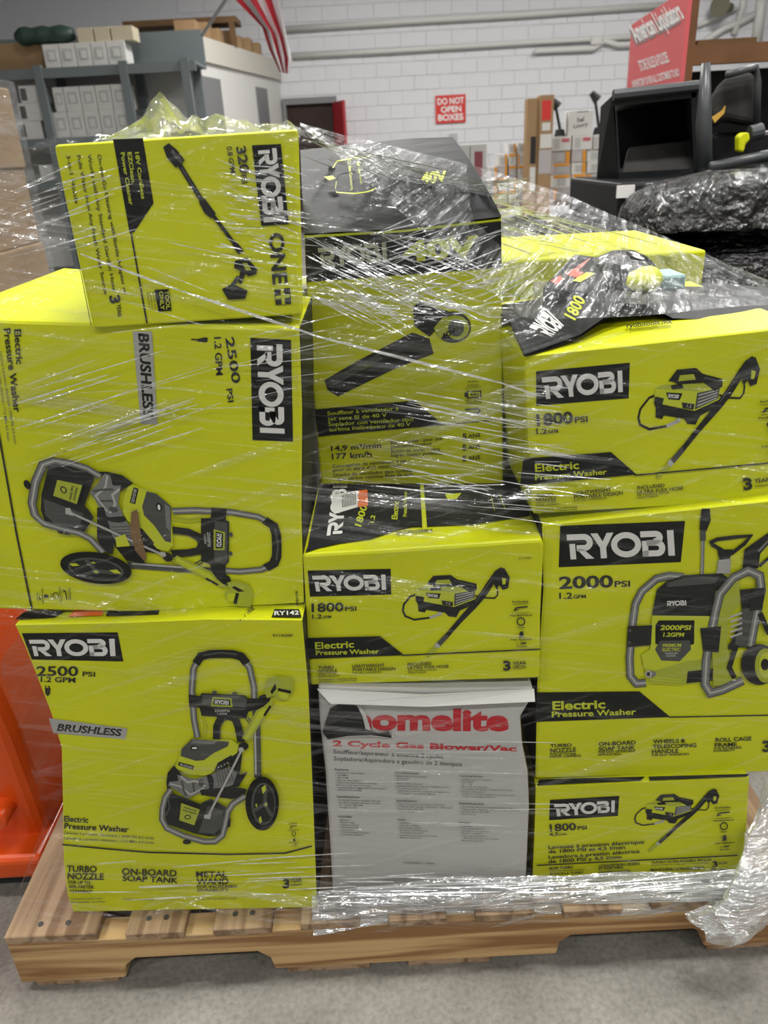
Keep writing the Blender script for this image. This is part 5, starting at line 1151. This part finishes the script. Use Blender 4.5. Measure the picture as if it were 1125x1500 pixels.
# mower grass bag and handle bars at the right edge
YG = 2.45
t = thing('mower_handle', (atY(1032, 200, YG)[0], YG, zl + .04), 'charcoal mower handle bars with a lime lever at the right edge', 'mower handle')
MB().tube([atY(1033, 270, YG), atY(1031, 180, YG), atY(1034, 92, YG)], [.022, .022, .012], CHAR, 10).build('upright_bar', t, smooth=True)
MB().tube([atY(1040, 246, YG - .05), atY(1125, 228, YG - .05), atY(1190, 215, YG - .05)], .016, CHAR, 10).build('cross_bar', t, smooth=True)
MB().tube([atY(1064, 110, YG + .1), atY(1108, 98, YG + .1), atY(1110, 120, YG + .1), atY(1108, 182, YG + .1)], .010, CHAR, 10).build('bag_frame', t, smooth=True)
MB().tube([atY(1098, 196, YG), atY(1116, 192, YG)], .022, CHAR, 12).build('knob', t)
p0 = atY(1092, 202, YG - .02)
MB().prism([atY(x, y, YG - .02) for x, y in ((1082, 200), (1088, 194), (1098, 194), (1100, 204), (1093, 212), (1090, 224), (1082, 222))], (0, .03, 0), LIME).build('lime_lever', t, bevel=.006)
t = thing('grass_bag', (atY(1080, 160, YG)[0], YG + .25, zl + .04), 'dark grey fabric mower grass bag hanging at the right edge', 'bag')
gb = [(1045, 140), (1062, 112), (1106, 104), (1109, 186), (1090, 182), (1060, 176), (1042, 190), (1040, 160)]
MB().prism([atY(x, y, YG + .13) for x, y in gb], (.07, .2, 0), FAB).build('fabric_body', t, bevel=.02, seg=3)
MB().prism([atY(x, y, YG + .12) for x, y in ((1043, 172), (1058, 162), (1063, 155), (1061, 166), (1047, 180))], (0, .006, 0), mat('gold_tag', (.55, .33, .06), .4)).build('gold_strap', t)
lo_ = [atY(x, y, YG + .18) for x, y in ((1042, 195), (1190, 188), (1190, 275), (1040, 280))]
single('black_mower_deck', MB().prism(lo_, (.12, .3, 0), BPL), 'black plastic mower deck below the grass bag at the right edge', 'mower deck', bevel=.02)
# timber rack and red sign
YS = 4.4
TB2 = mat('rack_timber', (.16, .075, .03), .6, .3, var=.2, vscale=4)
t = thing('timber_rack', (3.0, YS, 0), 'brown timber rack post and beam behind the black bin', 'rack')
x0, x1 = atY(1004, 60, YS)[0], atY(1019, 60, YS)[0]
MB().box(x0, x1, YS, YS + .09, 0, atY(1010, -80, YS)[2], TB2).build('post', t)
z0, z1 = atY(1070, 92, YS)[2], atY(1070, 63, YS)[2]
MB().box(x1, x1 + 2.0, YS + .01, YS + .07, z0, z1, TB2).build('beam', t); MB().box(x1, x1 + 2.0, YS + .07, YS + .8, z1 - .03, z1 - .005, TB2).build('shelf_board', t)
MB().box(x1 + 1.9, x1 + 2.0, YS, YS + .09, 0, z0, TB2).build('post', t)
MB().box(x1 + .03, x1 + 1.9, YS + .45, YS + .5, 0, z0, BPL).build('dark_back_sheet', t)
pl_ = [atY(1022, 60, YS + .2), atY(1092, 50, YS + .3)]
single('loose_board', MB().box(x1 + .05, x1 + .35, YS + .1, YS + .4, z1 - .004, z1 + .03, TIMB), 'rough loose board lying on the timber rack beam', 'board')
# red sign, angled away from the camera
s0, s1 = atY(1002, 60, YS - .06), atY(922, 75, 5.6)
zt_, zb_ = atY(1004, -18, YS - .02)[2], atY(1000, 126, YS - .02)[2]
nS = np.array([s1[1] - s0[1], -(s1[0] - s0[0]), 0]); nS /= np.linalg.norm(nS)
if (s0 - _O) @ nS > 0: nS = -nS
t = thing('store_sign', (s0[0], YS + .5, zb_), 'red store rules sign with white lettering fixed to the timber post', 'sign')
MB().prism([(s0[0], s0[1], zb_), (s1[0], s1[1], zb_), (s1[0], s1[1], zt_), (s0[0], s0[1], zt_)], -nS * .02, mat('faded_sign_red', (.58, .10, .11), .5)).build('panel', t)
Q = Print((s0[0], s0[1], zb_), nS, t); Q.lay = 40; Q.crop(900, 0, 8.036)
GREYS = mat('sign_shadow_grey', (.22, .21, .20), .6)
Q.part('heading_shadow').T('American Liquidators', 258, 545, 790, 265, 210, GREYS, .03)
Q.part('heading_lettering').T('American Liquidators', 262, 500, 830, 205, 225, SWH, .03)
Q.part('rules_lettering').T('STORE RULES & POLICIES', 318, 838, 655, 725, 125, SWH, .02).T('INVENTORY IS FOR ALL CUSTOMERS TO BUY', 228, 1035, 785, 885, 85, SWH, .02); Q.done()
# conduit bundle and horn on the wall at the upper right
conduit([(1030, 62), (1060, 42), (1085, 32), (1108, 20)], .05, 'bent painted conduit at the upper right corner of the wall')
conduit([(1022, 38), (1080, 12)], .03, 'thin painted conduit rising to the upper right')
conduit([(1075, 50), (1088, 10), (1092, -20)], .05, 'upright painted conduit beside the horn at upper right')
conduit([(1108, 62), (1118, -20)], .08, 'thick upright painted pipe at the right edge')
c = atY(1060, 10, YW - .2); single('wall_horn', MB().tube([(c[0] - .12, YW - .35, c[2]), (c[0] + .02, YW - .2, c[2]), (c[0] + .15, YW - .1, c[2])], [.15, .07, .06], mat('horn_olive', (.14, .13, .09), .5), 14), 'small olive horn speaker on the wall at the upper right', 'horn')
SC.cycles.max_bounces = 7; SC.cycles.transparent_max_bounces = 16; SC.cycles.caustics_reflective = False; SC.cycles.caustics_refractive = False
